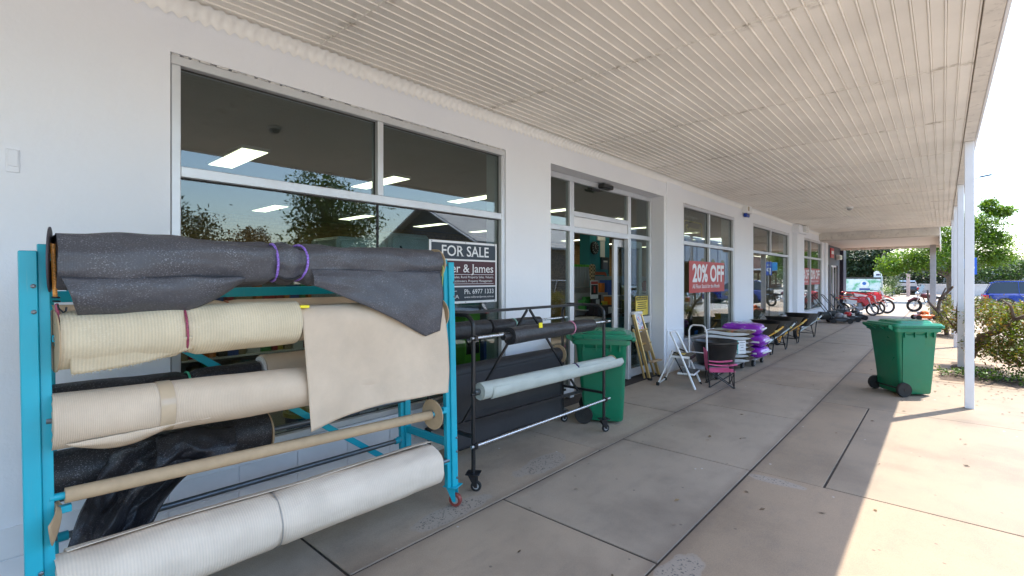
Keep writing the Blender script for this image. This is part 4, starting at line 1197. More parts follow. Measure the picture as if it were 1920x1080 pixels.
band = brownbag.ramp(brownbag.math('ABSOLUTE', brownbag.math('SUBTRACT', sp.outputs[0], .07)), [(.035, (.42, .06, .03)), (.045, (.085, .05, .028))])
cc = brownbag.mix(band, (.20, .22, .07), brownbag.ramp(brownbag.noise(co, 12, 4), [(.5, 0.0), (.62, .75)])); cc = brownbag.mix(cc, (.5, .45, .38), brownbag.ramp(brownbag.noise(co, 25, 3), [(.60, 0.0), (.66, .6)]))
brownbag.pbr(cc, .3, 0, brownbag.bump(brownbag.noise(co, 16, 3), .3, .01)); brownbag = brownbag.m
whitefilm = simple('white_bag_film', (.82, .83, .85), .3, var=.04, vs=12, bump=.2, bs=40)
purple = NT('purple_bag'); co = purple.coord()
cc = purple.ramp(purple.noise(co, 5, 3), [(.3, (.20, .02, .38)), (.7, (.32, .035, .55))]); cc = purple.mix(cc, (.62, .5, .68), purple.ramp(purple.noise(purple.mapv(co, (9, 30, 30)), 1.4, 3), [(.66, 0.0), (.70, .7)]))
purple.pbr(cc, .25, 0, purple.bump(purple.noise(co, 14, 3), .35, .012)); purple = purple.m
bb = make_mesh('film', bag_mb(.74, .44, .085, 1), brownbag, 60)
def seam_mb():
    mb = MB()
    def fn(a, b):
        y = -.245 + .50*a
        return (.32 + .10*b - .02*math.sin(a*PI) , y, .036 + .012*math.sin(a*7)*b + (.012 if b in (0,) else 0))
    mb.grid(fn, 14, 3)
    return mb
# the white folded margin along the long side and both ends of each bag
mg = MB(); rings = []
for i in range(21):
    u = i/20; x = (u-.5)*.78; z = .038 + .008*math.sin(u*8)
    k = .027*(1-abs(2*u-1)**6)+.008
    rings.append([(x, -.235-.02*math.sin(u*PI), z-k), (x, -.205, z+k*.2), (x, -.235-.02*math.sin(u*PI), z+k*.55)])
mg.loft(rings)
mgm = make_mesh('white_margin', mg, whitefilm, 50)
e_ = MB(); e_.box((-.385, -.2, .018), (-.355, .2, .07), .01); e_m = make_mesh('sealed_end', e_, whitefilm)
zz = .155
gb = 'soil bags on the trolley'
ords = ['lowest', 'second lowest', 'third from the bottom', 'middle', 'third from the top', 'second from the top', 'topmost']
for k in range(7):
    s = thing('soil_bag', 'brown soil bag with white edges, %s in the stack behind the tub' % ords[k], 'bag', (.66 + random.Random(k).uniform(-.02, .02), 9.33 + .02*(k % 2), zz), R(2*(k % 3)-1), gb)
    # long side faces the footpath: rotate so the margin looks toward the camera
    for nm, me_ in (('film', bb), ('white_margin', mgm), ('sealed_end', e_m)): shared(nm, me_, s)
    zz += .078
pb = make_mesh('film', bag_mb(.70, .56, .208, 5, 0), purple, 60)
pw = MB(); pw.box((.06, -.288, .075), (.27, -.272, .105), .003); pwm = make_mesh('barcode_label', pw, whitefilm)
pe = MB(); pe.box((.345, -.22, .09), (.375, .22, .125), .006); pem = make_mesh('sealed_end', pe, whitefilm)
zz = .155
for k, w_ in enumerate(('bottom', 'middle', 'top')):
    s = thing('soil_bag', 'plump purple bag, %s one of the stack of three beside the wheelbarrows' % w_, 'bag', (.76 - .03*k + .05*(k == 1), 10.02, zz), R(-3 + 4*k), 'purple bags stacked on the trolley')
    for nm, me_ in (('film', pb), ('barcode_label', pwm), ('sealed_end', pem)): shared(nm, me_, s)
    zz += .212

# pink child's camp chair
pink = simple('pink_canvas', (.72, .13, .30), .8, var=.08, vs=10, bump=.3, bs=120)
ch = thing('camp_chair', "pink canvas child's camp chair with black folding legs on the footpath", 'chair', (1.04, 7.66, 0), R(28))
hx, hy = .17, .17
for s in (-1, 1):
    part('leg', MB().tube([(-hx, s*hy, .0), (hx, s*hy*.98, .235)], .0085, 8), blackmetal, ch, True)
    part('leg', MB().tube([(hx, s*hy, .0), (-hx, s*hy*.98, .235)], .0085, 8), blackmetal, ch, True)
    part('upright', MB().tube([(-hx, s*hy, .0), (-hx-.03, s*hy, .55)], .0085, 8), blackmetal, ch, True)
    part('upright', MB().tube([(hx, s*hy, .0), (hx, s*hy*1.02, .36)], .0085, 8), blackmetal, ch, True)
    fa = lambda u, v, s=s: (-hx-.02 + .40*u, s*(hy+.005) + (v-.5)*.11*(.6+.6*u if u < .8 else 1.1-.6*(u-.8)*5*.5), .355 - .02*math.sin(u*PI) + .012*u)
    o = part('arm_rest', MB().grid(fa, 14, 4), pink, ch, 60); solid(o, .008)
    for x in (-hx, hx): part('foot', MB().lathe([(.016, 0), (.018, .012), (.010, .025)], Matrix.Translation((x, s*hy, 0)), 12), blackplastic, ch, True)
for x in (-hx, hx):
    part('cross_leg', MB().tube([(x, -hy, .0), (x, hy, .22)], .0075, 8), blackmetal, ch, True); part('cross_leg', MB().tube([(x, hy, .0), (x, -hy, .22)], .0075, 8), blackmetal, ch, True)
o = part('seat', MB().grid(lambda u, v: (-hx-.01+.37*u, (v-.5)*.36, .235 - .035*math.sin(u*PI)*math.sin(v*PI) + .02*u), 12, 12), pink, ch, 60); solid(o, .006)
o = part('backrest', MB().grid(lambda u, v: (-hx-.012-.035*v - .03*math.sin(u*PI)*(1-v*.4), (u-.5)*.34, .27 + .29*v + .02*math.sin(u*PI)*v), 12, 10), pink, ch, 60); solid(o, .006)
o = part('cup_pocket', MB().lathe([(.035, .30), (.038, .355)], Matrix.Translation((.13, -hy-.01, 0)), 16, False), simple('dark_mesh', (.05, .02, .03), .8), ch, True)
part('care_label', MB().box((.19, -.05, .215), (.194, -.01, .25)), whitefilm, ch)

# wheelbarrows
barrowtray = simple('black_poly_tray', (.016, .016, .017), .35, var=.25, vs=5)
yellow = simple('yellow_paint', (.72, .36, .02), .4, var=.06)
galv = simple('galvanised_handle', (.46, .50, .48), .4, .6, var=.1)
orangerim = simple('orange_rim', (.65, .28, .03), .5)
def barrow_meshes(hm):
    P = []
    tr_ = MB(); rings = []
    def rr(x0, x1, hw0, hw1, z0, z1, r=.09):
        out = []
        for x, y in rrect(1, 1, .28):
            f = (x+1)/2; hw = hw0+(hw1-hw0)*f
            out.append((x0+(x1-x0)*f, y*hw, z0+(z1-z0)*f))
        return out
    rings = [rr(.16, .72, .18, .22, .34, .33), rr(-.06, .90, .30, .35, .70, .64), rr(-.10, .93, .33, .375, .715, .655), rr(-.10, .93, .335, .38, .70, .64), rr(-.07, .91, .31, .36, .70, .64)]
    ins = [rr(-.05, .89, .29, .34, .695, .635), rr(.17, .71, .17, .21, .36, .35)]
    tr_.loft(rings[:4], True) if False else None
    tr_.loft([rings[0], rings[1], rings[2], ins[0], ins[1]], True)
    P.append(('tray', make_mesh('tray', tr_, barrowtray, 45), None))
    dm = MB(); dm.box((.60, -.358, .50), (.78, -.342, .54), .002); P.append(('tray_print', make_mesh('tray_print', dm, simple('gold_print', (.55, .42, .10), .5)), None))
    for s in (-1, 1):
        h = MB(); h.tube([(-.02, s*.06, .19), (.20, s*.14, .30), (.85, s*.30, .50), (1.18, s*.31, .58)], .021, 10); P.append(('handle', make_mesh('handle', h, hm, True), None))
        g_ = MB(); g_.tube([(1.17, s*.31, .577), (1.32, s*.313, .60)], .025, 10); P.append(('grip', make_mesh('grip', g_, rubber, True), None))
        l_ = MB(); l_.tube([(.50, s*.21, .39), (.62, s*.25, .06), (.63, s*.25, .02), (.74, s*.25, .02), (.75, s*.25, .06), (.80, s*.285, .48)], .013, 8); P.append(('leg', make_mesh('leg', l_, blackmetal, True), None))
    c_ = MB(); c_.bar((.66, -.25, .12), (.66, .25, .12), .02); c_.bar((.66, -.25, .14), (.66, .25, .30), .012); P.append(('leg_brace', make_mesh('leg_brace', c_, blackmetal), None))
    w_ = MB(); Mw = Matrix.Translation((.0, 0, .19)) @ Matrix.Rotation(PI/2, 4, 'X')
    w_.lathe([(.11, -.035), (.15, -.045), (.18, -.04), (.19, -.02), (.19, .02), (.18, .04), (.15, .045), (.11, .035)], Mw, 30)
    rm = MB(); rm.lathe([(.02, -.04), (.05, -.03), (.125, -.047), (.125, .047), (.05, .03), (.02, .04)], Mw, 24)
    P.append(('wheel', make_mesh('wheel', w_, rubber, True), ('rim', make_mesh('rim', rm, orangerim, True))))
    f_ = MB(); f_.bar((.0, -.075, .19), (.16, -.075, .34), .02); f_.bar((.0, .075, .19), (.16, .075, .34), .02); f_.cyl((0, -.09, .19), (0, .09, .19), .012, 8); P.append(('wheel_bracket', make_mesh('wheel_bracket', f_, blackmetal), None))
    return P
for (x, y, rz, hm, lb) in ((.52, 10.78, 83, yellow, 'black wheelbarrow with yellow handles nearest the purple bags, first of the row'),
                       (.62, 11.85, 88, galv, 'black wheelbarrow with grey metal handles, second in the row from the purple bags'),
                       (.55, 13.25, 85, yellow, 'black wheelbarrow with yellow handles, third in the row along the white wall'),
                       (.62, 15.0, 86, galv, 'black wheelbarrow with grey handles, farthest in the row by the pilaster')):
    b = thing('wheelbarrow', lb, 'wheelbarrow', (x, y, 0), R(rz), 'wheelbarrows lined up along the wall')
    for nm, me_, sub in barrow_meshes(hm):
        o = shared(nm, me_, b)
        if sub: shared(sub[0], sub[1], o)
lg = thing('boxed_stock', 'pale printed carton standing against the wall behind the wheelbarrows', 'box', (.25, 13.9, 0)); part('carton', MB().box((-.15, -.45, 0), (.15, .45, .58), .005), simple('pale_carton', (.55, .58, .62), .6, var=.2, vs=8), lg); part('printed_panel', MB().box((.152, -.3, .15), (.156, .3, .5)), simple('carton_print', (.25, .35, .5), .5, var=.4, vs=12), lg)

# lawn mowers at the far end
mowerblk = simple('mower_black', (.02, .02, .022), .35, var=.2); mowerred = simple('mower_red', (.5, .02, .02), .35); mowerorange = simple('mower_orange', (.75, .14, .01), .35)
def mower(loc, rz, label, dm, eng, group='push mowers by the far end of the wall'):
    m = thing('lawn_mower', label, 'lawn mower', loc, rz, group)
    d = MB(); d.loft([[(x, y, z) for x, y in rrect(.30*k, .24*k, .08)] for z, k in ((.07, 1.0), (.16, 1.0), (.20, .93), (.22, .7))]); part('deck', d, dm, m, 50)
    part('grass_guard', MB().box((.24, -.2, .06), (.32, .2, .13), .02), blackplastic, m)
    part('engine', MB().lathe([(.13, .21), (.14, .27), (.12, .33), (.07, .37)], n=18), eng, m, 50)
    part('fuel_tank', MB().box((-.02, .05, .26), (.14, .16, .36), .02), eng, m); part('muffler', MB().box((.10, -.14, .22), (.2, -.02, .32), .01), chrome, m)
    for x in (-.26, .26):
        for s in (-1, 1):
            M = Matrix.Translation((x, s*.27, .095)) @ Matrix.Rotation(PI/2, 4, 'X')
            w_ = part('wheel', MB().lathe([(.05, -.022), (.09, -.025), (.095, -.01), (.095, .01), (.09, .025), (.05, .022)], M, 20), rubber, m, True); part('hub', MB().lathe([(.012, -.02), (.055, -.018), (.055, .018), (.012, .02)], M, 14), rimsteel, w_, True)
    part('handle', MB().tube([(-.22, -.2, .14), (-.55, -.2, .62), (-.82, -.2, .98), (-.86, -.16, 1.02), (-.86, .16, 1.02), (-.82, .2, .98), (-.55, .2, .62), (-.22, .2, .14)], .013, 8), blackmetal, m, True)
    part('handle_rod', MB().tube([(-.62, -.2, .72), (-.62, .2, .72)], .010, 8), blackmetal, m, True)
    part('grass_catcher', MB().loft([[(x-.48, y, z+.0) for x, y in rrect(.2*k, .19*k, .05)] for z, k in ((.12, .8), (.30, 1.0), (.40, .85))]), blackplastic, m, 50)
    return m
mower((.74, 21.35, 0), R(25), 'black push mower at the corner of the white wall, first of the mowers', mowerblk, simple('engine_grey', (.25, .25, .27), .4))
mower((.88, 22.35, 0), R(20), 'dark push mower with a red trim, second mower from the white wall corner', mowerblk, mowerred)
mower((1.0, 23.6, 0), R(15), 'black push mower farthest from the camera, nearest the red dirt bikes', mowerblk, simple('engine_black', (.04, .04, .045), .4))
mower((3.05, 25.2, 0), R(200), 'orange mower standing by the far post beyond the wheelie bin', mowerorange, mowerorange)

# motorbikes
bred = simple('dirt_bike_red', (.68, .015, .015), .3, var=.04); bwhite = simple('dirt_bike_white', (.75, .75, .76), .3, var=.03); tyre = simple('knobbly_tyre', (.02, .02, .02), .9, var=.3, vs=20, bump=.8, bs=60)
def dirt_bike(loc, rz, label, sc_=1.0, body=bred, seatm=bred, panel=bwhite, lean=.16, group='red dirt bikes parked under the far veranda', cruiser=False, steer=0.0):
    b = thing('motorbike', label, 'motorbike', loc, rz, group)
    k = sc_; L = Matrix.Rotation(-lean, 4, 'X')
    T = lambda p: tuple(L @ Vector((p[0]*k, p[1]*k, p[2]*k)))
    def pt(nm, mb, m, par=None, sm=True):
        mb.v = [T(p) for p in mb.v]; return part(nm, mb, m, par or b, sm)
    r = .33 if not cruiser else .31
    for nm, x in (('front_wheel', .72), ('rear_wheel', -.70)):
        M = Matrix.Translation((x, 0, r)) @ Matrix.Rotation(PI/2, 4, 'X')
        w_ = pt(nm, MB().torus((x, 0, r), (0, 1, 0), r-.045, .045 if not cruiser else .06, 32, 10), tyre)
        rm = MB(); rm.torus((x, 0, r), (0, 1, 0), r-.085, .012, 28, 6); rm.cyl((x, -.05, r), (x, .05, r), .035, 12)
        for q in range(12):
            a = q/12*2*PI; rm.bar((x, .02*(-1)**q, r), (x+math.cos(a)*(r-.085), 0, r+math.sin(a)*(r-.085)), .004)
        pt('rim', rm, rimsteel, w_, False)
    for s in (-1, 1):
        pt('fork', MB().tube([(.72, s*.09, .33), (.50, s*.09, .95)], [.024, .02], 8), chrome if cruiser else rimsteel)
        pt('swingarm', MB().tube([(-.70, s*.08, .33), (-.08, s*.08, .42)], .022, 8), rimsteel)
    pt('frame', MB().tube([(.46, 0, .92), (.30, 0, .50), (.10, 0, .28), (-.10, 0, .30), (-.14, 0, .68), (.42, 0, .88)], .022, 8), blackmetal if cruiser else bred)
    pt('engine', MB().box((-.12, -.10, .28), (.26, .10, .52), .03).box((.02, -.07, .50), (.2, .07, .68), .02), simple('engine_cast', (.25, .25, .26), .4, .6) if not cruiser else chrome, None, False)
    pt('exhaust', MB().tube([(.2, -.07, .55), (.26, -.12, .40), (0, -.13, .34), (-.25, -.13, .52), (-.35, -.12, .60), (-.72, -.12, .72 if not cruiser else .34)], [.02, .02, .02, .025, .045, .04], 10), chrome)
    if cruiser:
        pt('tank', MB().ball((.22, 0, .80), (.30, .15, .13), 16, 9), body); pt('seat', MB().ball((-.28, 0, .74), (.34, .16, .09), 14, 8), blackplastic)
        pt('rear_mudguard', MB().tube([(-.40, 0, .66), (-.62, 0, .70), (-.85, 0, .62), (-1.0, 0, .45)], [.08, .09, .085, .06], 10), body); pt('front_mudguard', MB().tube([(.50, 0, .62), (.72, 0, .68), (.98, 0, .52)], [.05, .06, .05], 10), body)
        pt('windshield', MB().grid(lambda u, v: (.52-.12*v, (u-.5)*.42, .98+.35*v), 8, 6), simple('smoked_screen', (.05, .05, .055), .1))
        for s in (-1, 1): pt('saddle_bag', MB().box((-.85, s*.24-.07, .42), (-.40, s*.24+.07, .72), .04), blackplastic, None, False)
        pt('top_box', MB().box((-.98, -.22, .76), (-.60, .22, 1.02), .06), blackplastic, None, False)
        pt('headlight', MB().ball((.62, 0, .90), (.08, .10, .10), 12, 8), chrome)
    else:
        pt('tank', MB().loft([[(.40, s*.06, .93), (.40, -s*.06, .93), (.40, -s*.06, .80), (.40, s*.06, .80)] if False else [(x, w, zt), (x, -w, zt), (x, -w*1.2, zb), (x, w*1.2, zb)] for s in (1,) for x, w, zt, zb in ((.42, .05, .95, .82), (.25, .12, .97, .74), (.02, .10, .88, .70), (-.10, .06, .86, .72))]), body)
        pt('shroud', MB().prism([(.10, .82), (.46, .86), (.50, .66), (.36, .52)], lambda u, v, d: (u, d, v), -.15, .15), body, None, False)
        pt('seat', MB().loft([[(x, w, zt), (x, -w, zt), (x, -w*.9, zt-.07), (x, w*.9, zt-.07)] for x, w, zt in ((.12, .07, .94), (-.15, .09, .90), (-.50, .085, .93), (-.66, .06, .95))]), seatm)
        pt('side_panel', MB().prism([(-.02, .80), (-.60, .90), (-.52, .70), (-.12, .58)], lambda u, v, d: (u, d, v), -.10, .10), panel, None, False)
        pt('rear_mudguard', MB().loft([[(x, w, z), (x, -w, z), (x, -w, z-.03), (x, w, z-.03)] for x, w, z in ((-.50, .09, .90), (-.75, .09, .93), (-1.02, .06, .99))]), body)
        pt('tail_lamp', MB().box((-1.06, -.04, .93), (-1.0, .04, .98), .008), simple('red_lens', (.6, .01, .01), .2), None, False); pt('indicator', MB().box((-.98, -.15, .84), (-.92, -.09, .90), .01), simple('amber_lens', (.85, .45, .01), .2), None, False)
        pt('front_mudguard', MB().loft([[(x, w, z), (x, -w, z), (x, -w, z-.025), (x, w, z-.025)] for x, w, z in ((.46, .07, .82), (.66, .09, .80), (.92, .06, .70), (1.04, .03, .62))]), body)
        pt('headlight_mask', MB().prism([(.50, 1.0), (.60, .96), (.62, .80), (.54, .76)], lambda u, v, d: (u, d, v), -.08, .08), panel, None, False)
    pt('handlebar', MB().tube([(.38, -.38, 1.10), (.46, -.20, 1.06), (.48, 0, 1.02), (.46, .20, 1.06), (.38, .38, 1.10)], .013, 8), blackmetal)
    for s in (-1, 1): pt('grip', MB().cyl((.38, s*.36, 1.10), (.34, s*.46, 1.11), .02, 8), rubber)
    return b
dirt_bike((1.0, 28.2, 0), R(30), 'larger red and white dirt bike with its front wheel out in the sun', 1.05)
dirt_bike((.80, 26.1, 0), R(32), 'smaller red dirt bike with a white side panel, nearer than the large one', .82)
dirt_bike((.85, 27.2, 0), R(28), 'red dirt bike standing between the small one and the large one', .88, lean=.10)
dirt_bike((3.20, 31.4, 0), R(200), 'black touring motorbike with bags parked out in the sun beyond the far post', 1.0, simple('bike_maroon', (.10, .01, .015), .25), cruiser=True, group='motorbikes parked at the kerb', lean=.12)
# ================================================================ TREES AND SHRUBS
def leafmat(name, cols, trans=.35):
    t = NT(name); g = t.n('NewGeometry'); rnd = g.outputs['Random Per Island']
    n = len(cols); c = t.ramp(rnd, [(i/(n-1), col) for i, col in enumerate(cols)])
    c = t.mix(c, t.ramp(t.noise(g.outputs['Position'], .6, 2), [(.3, .7), (.7, 1.25)]), 1.0, 'MULTIPLY')
    d = t.n('BsdfPrincipled'); t.l(c, d.inputs['Base Color']); d.inputs['Roughness'].default_value = .5
    b = t.n('BsdfTranslucent'); t.l(t.mix(c, (1.0, 1.0, .35), 1.0, 'MULTIPLY'), b.inputs[0])
    m = t.n('MixShader'); m.inputs[0].default_value = trans
    t.l(d.outputs[0], m.inputs[1]); t.l(b.outputs[0], m.inputs[2]); t.l(m.outputs[0], t.out.inputs[0])
    return t.m
lf_bright = leafmat('bright_green_leaf', [(.07, .16, .012), (.12, .22, .02), (.20, .29, .03), (.09, .18, .02)], .5)
lf_dark = leafmat('dark_green_leaf', [(.015, .035, .012), (.03, .055, .018), (.02, .045, .012)], .15)
lf_mid = leafmat('mid_green_leaf', [(.04, .09, .015), (.07, .13, .02), (.09, .15, .03)], .3)
lf_rust = leafmat('rust_leaf', [(.10, .06, .02), (.16, .07, .02), (.06, .06, .02)], .25)
lf_shrub = leafmat('shrub_leaf', [(.07, .13, .012), (.13, .18, .02), (.18, .17, .025), (.22, .11, .05), (.06, .11, .014)], .5)
lf_grey = leafmat('grey_green_leaf', [(.05, .075, .045), (.07, .10, .055), (.04, .06, .04)], .2)

def leaves(mb, blobs, n, size, seed, spread=.34, clump=22, lean=.5):
    """leaf faces in clumps through a set of ellipsoids [(centre, radii, weight)]"""
    rg = random.Random(seed); tot = sum(b[2] for b in blobs)
    V = mb.v; Fc = mb.f
    k = 0
    while k < n:
        x = rg.random()*tot
        for c, r, w in blobs:
            x -= w
            if x <= 0: break
        th = rg.random()*2*PI; cz = rg.uniform(-1, 1); q = rg.random()**.36
        s_ = math.sqrt(1-cz*cz)
        cc = (c[0]+r[0]*q*s_*math.cos(th), c[1]+r[1]*q*s_*math.sin(th), c[2]+r[2]*q*cz)
        cs = spread*min(r)*rg.uniform(.5, 1.1)
        for _ in range(rg.randint(clump//2, clump)):
            px, py, pz = cc[0]+rg.gauss(0, cs), cc[1]+rg.gauss(0, cs), cc[2]+rg.gauss(0, cs*.7)
            a = rg.random()*2*PI; e = rg.gauss(0, .6); l = size*rg.uniform(.6, 1.25); w_ = l*rg.uniform(.35, .6)
            dx, dy, dz = math.cos(a)*math.cos(e)*l, math.sin(a)*math.cos(e)*l, math.sin(e)*l
            b = rg.gauss(0, .7)
            ex, ey, ez = -math.sin(a)*w_*math.cos(b), math.cos(a)*w_*math.cos(b), w_*math.sin(b)
            o = len(V)
            V += [(px, py, pz), (px+dx*.5+ex*.5, py+dy*.5+ey*.5, pz+dz*.5+ez*.5), (px+dx, py+dy, pz+dz), (px+dx*.5-ex*.5, py+dy*.5-ey*.5, pz+dz*.5-ez*.5)]
            Fc.append((o, o+1, o+2, o+3)); k += 1
    mb.m = [0]*len(Fc)
    return mb
def tree(loc, label, blobs, n, size, mat, trunk_h, tr, seed, name='leafy_tree', group=None, limbs=6):
    t = thing(name, label, 'tree', loc, 0, group)
    rg = random.Random(seed)
    m = MB(); m.tube([(0, 0, -.2), (.04, 0, trunk_h*.5), (0, .05, trunk_h), (0, 0, trunk_h*1.5)], [tr*1.2, tr, tr*.85, tr*.5], 8)
    for k in range(limbs):
        c = rg.choice(blobs)[0]; e = (c[0]+rg.uniform(-.4, .4), c[1]+rg.uniform(-.4, .4), c[2])
        h = trunk_h*rg.uniform(.75, 1.3); mid = (e[0]*.45, e[1]*.45, (h+e[2])/2+.1)
        m.tube([(0, 0, h), mid, e], [tr*.55, tr*.35, tr*.12], 6)
    part('trunk', m, bark, t, True)
    part('crown', leaves(MB(), blobs, n, size, seed), mat, t)
    return t
B = lambda x, y, z, rx, ry=None, rz=None, w=None: ((x, y, z), (rx, ry or rx, rz or rx*.7), w or rx**2)
tree((3.9, 44, 0), 'large bright green street tree at the end of the footpath, spreading behind the posts',
     [B(-2.2, -1.4, 2.75, 1.5, 1.5, .7), B(-.8, -.6, 3.2, 2.0, 2.0, 1.1), B(1.0, .4, 3.6, 2.2, 2.0, 1.3), B(.4, 0, 4.9, 2.0, 1.8, 1.1), B(1.7, .6, 5.2, 1.3, 1.2, .8), B(2.6, .6, 6.0, .55, .5, .35, 1.0), B(1.9, .3, 6.4, .45, .4, .5, .8), B(2.3, .5, 4.2, .8, .7, .5, 1.4), B(2.3, .5, 3.0, .9, .8, .6, 1.6), B(-3.0, -2, 2.3, .8, .8, .4, 1.0)], 26000, .19, lf_bright, 1.7, .16, 11)
tree((-2.4, 60, 0), 'dark evergreen tree behind the banner fence at the far end of the footpath', [B(0, 0, 3.6, 2.6, 2.2, 1.8), B(-2, 1, 4.2, 2.2, 2, 2.0), B(1.4, 0, 4.4, 1.4, 1.4, 1.3), B(.4, 0, 2.6, 2.8, 1.6, 1.2)], 15000, .30, lf_dark, 1.6, .2, 12)
tree((20.4, 12.4, 0), 'big dense green tree across the street, mirrored in the large shop window', [B(0, 0, 3.4, 2.4, 2.4, 1.3), B(-.3, .4, 4.9, 2.2, 2.2, 1.3), B(.3, -.2, 6.2, 1.5, 1.5, 1.0), B(1.6, 1.4, 3.8, 1.2, 1.2, .9)], 11000, .24, lf_mid, 2.0, .25, 13)
tree((25.6, 7.4, 0), 'dark tree across the street, mirrored at the left edge of the large window', [B(0, 0, 3.6, 1.9, 1.9, 1.6), B(.6, -1, 4.8, 1.2, 1.2, 1.0), B(-.9, .9, 2.8, 1.1)], 6000, .24, lf_dark, 1.6, .2, 14)
tree((23.4, 9.7, 0), 'small rust brown tree across the street, mirrored beside the big green one', [B(0, 0, 3.2, 1.1, 1.1, .9), B(.5, .4, 3.9, .7), B(-.6, -.5, 3.0, .7)], 3600, .17, lf_rust, 1.7, .12, 15)
tree((17.0, 100, 0), 'grey green tree far down the street above the blue car', [B(0, 0, 5.0, 3.2, 3, 2.0), B(2.4, 1, 4.4, 2.2)], 3200, .5, lf_grey, 2.5, .3, 16)
tree((12.4, 88, 0), 'pale olive bushy tree far down the street right of the white gabled house', [B(0, 0, 2.6, 2.4, 2.2, 1.4), B(2.4, 0, 2.9, 2.0)], 3200, .38, leafmat('olive_leaf', [(.12, .15, .04), (.16, .18, .06), (.09, .12, .03)]), 1.2, .2, 17)
tree((21, 52, 0), 'round green tree across the street beyond the gabled house', [B(0, 0, 3.5, 2.2, 2.2, 1.7)], 3500, .28, lf_mid, 1.6, .2, 18)
tree((8.2, 72, 0), 'dark green tree behind the blue car, filling the street end right of the posts', [B(0, 0, 2.4, 2.6, 2, 1.7), B(3, 2, 2.6, 2.2, 2, 1.8)], 7000, .3, lf_mid, 1.2, .2, 41)
tree((.8, 74, 0), 'dark green tree behind the far low wall, seen under the bright street tree', [B(0, 0, 2.2, 3.4, 2, 1.6), B(4.4, 0, 2.4, 2.2, 2, 1.6)], 7000, .3, lf_dark, 1.2, .2, 42)
# far tree belts that close the horizon
fb = MB()
bl = []
rg = random.Random(77)
for k in range(60):
    bl.append(B(75+rg.uniform(-6, 8), -60+k*5+rg.uniform(-2, 2), 2.6, 4.2, 4.2, 2.4+rg.uniform(0, 2)))
for k in range(34):
    bl.append(B(-40+k*4.4, 185+rg.uniform(-8, 8), 2.6, 5, 4, 2.5+rg.uniform(-1, 2)))
for k in range(30):
    bl.append(B(-60+k*5, -75+rg.uniform(-4, 4), 2.6, 5, 4, 3+rg.uniform(-1, 2)))
leaves(fb, bl, 26000, 1.0, 78, .5, 26)
o = setting('far_treeline', fb, leafmat('far_leaf', [(.05, .08, .04), (.07, .10, .05), (.04, .065, .035)], .15), kind='stuff')

# shrubs in the planting strip between the posts and the kerb
def shrub(loc, label, branches, blobs, n, size, seed):
    t = thing('shrub', label, 'shrub', loc, 0, 'shrubs in the planting strip')
    m = MB()
    for pts, r in branches: m.tube(pts, [r*(1-.55*i/(len(pts)-1)) for i in range(len(pts))], 7)
    part('trunk', m, bark, t, True)
    part('crown', leaves(MB(), blobs, n, size, seed, .38, 16), lf_shrub, t)
    return t
shrub((4.0, 12.4, 0), 'sprawling shrub with thick bare branches and yellow green leaves right of the near post',
      [([(0, 0, -.1), (-.02, .02, .25), (-.14, .06, .55), (-.20, .0, .95), (-.17, .02, 1.25)], .055), ([(0, 0, .2), (.10, -.45, .62), (.28, -.9, .74), (.46, -1.2, .98), (.72, -1.5, 1.16)], .06),
       ([(.05, 0, .3), (.3, .2, .75), (.6, .3, 1.2)], .04), ([(.46, -1.2, .98), (.40, -1.4, 1.22), (.30, -1.6, 1.3)], .025), ([(-.14, .06, .55), (-.35, .2, .9)], .03)],
      [B(.28, -.5, 1.02, .34, .8, .22, .5), B(.50, -.9, .75, .34, .7, .3, .5), B(.62, -1.1, .40, .40, .6, .24, .5), B(-.12, .1, .85, .20, .35, .28, .22), B(.2, -.3, .42, .3, .5, .22, .3), B(.72, -.8, 1.1, .3, .5, .16, .25), B(.1, .2, 1.18, .18, .4, .12, .15)], 8200, .066, 21)
shrub((3.70, 18.6, 0), 'gnarled shrub with a curved bare trunk between the third and fourth posts',
      [([(0, 0, -.1), (-.06, .1, .35), (-.22, .2, .70), (-.16, .3, 1.05), (.02, .3, 1.28), (.12, .2, 1.42)], .06), ([(-.22, .2, .70), (-.42, .3, .95), (-.44, .35, 1.3)], .045), ([(-.16, .3, 1.05), (-.02, .1, 1.0)], .03)],
      [B(.1, -.3, .45, .3, .5, .28, .4), B(-.05, .2, .35, .25, .4, .2, .3), B(.16, -.2, .85, .24, .4, .2, .2)], 1900, .062, 22)
shrub((3.58, 23.8, 0), 'low leafy shrub with a twisted stem further along the planting strip', [([(0, 0, -.1), (-.1, .1, .4), (-.05, .2, .9), (.1, .2, 1.3)], .05)], [B(0, .1, .5, .35, .5, .3, .5), B(.2, 0, .9, .3, .4, .2, .3)], 900, .07, 23)
shrub((4.75, 16.2, 0), 'yellow green shrub beside the kerb behind the sprawling one', [([(0, 0, -.1), (.05, .1, .4), (0, .2, .8)], .04)], [B(0, 0, .7, .45, .9, .35, .8), B(.1, -.8, .9, .3, .5, .25, .4), B(-.3, 1.2, .85, .3, .6, .3, .4)], 3000, .064, 24)
gc = thing('ground_cover_plant', 'low spreading green plant on the footpath edge below the sprawling shrub', 'plant', (4.25, 10.85, 0))
m = MB()
rq = random.Random(3)
for k in range(9):
    a = rq.uniform(0, 2*PI); m.tube([(0, 0, 0), (math.cos(a)*.3, math.sin(a)*.15, .05), (math.cos(a)*.6, math.sin(a)*.3, .08)], .006, 5)
part('stems', m, bark, gc, True, kind='stuff')
part('foliage', leaves(MB(), [B(0, 0, .12, .5, .28, .10, 1.0), B(-.45, .12, .07, .3, .22, .06, .5), B(.5, -.05, .12, .34, .25, .10, .7)], 1500, .05, 25, .5, 14), leafmat('ground_cover_leaf', [(.04, .10, .015), (.08, .16, .02), (.13, .21, .03)]), gc)
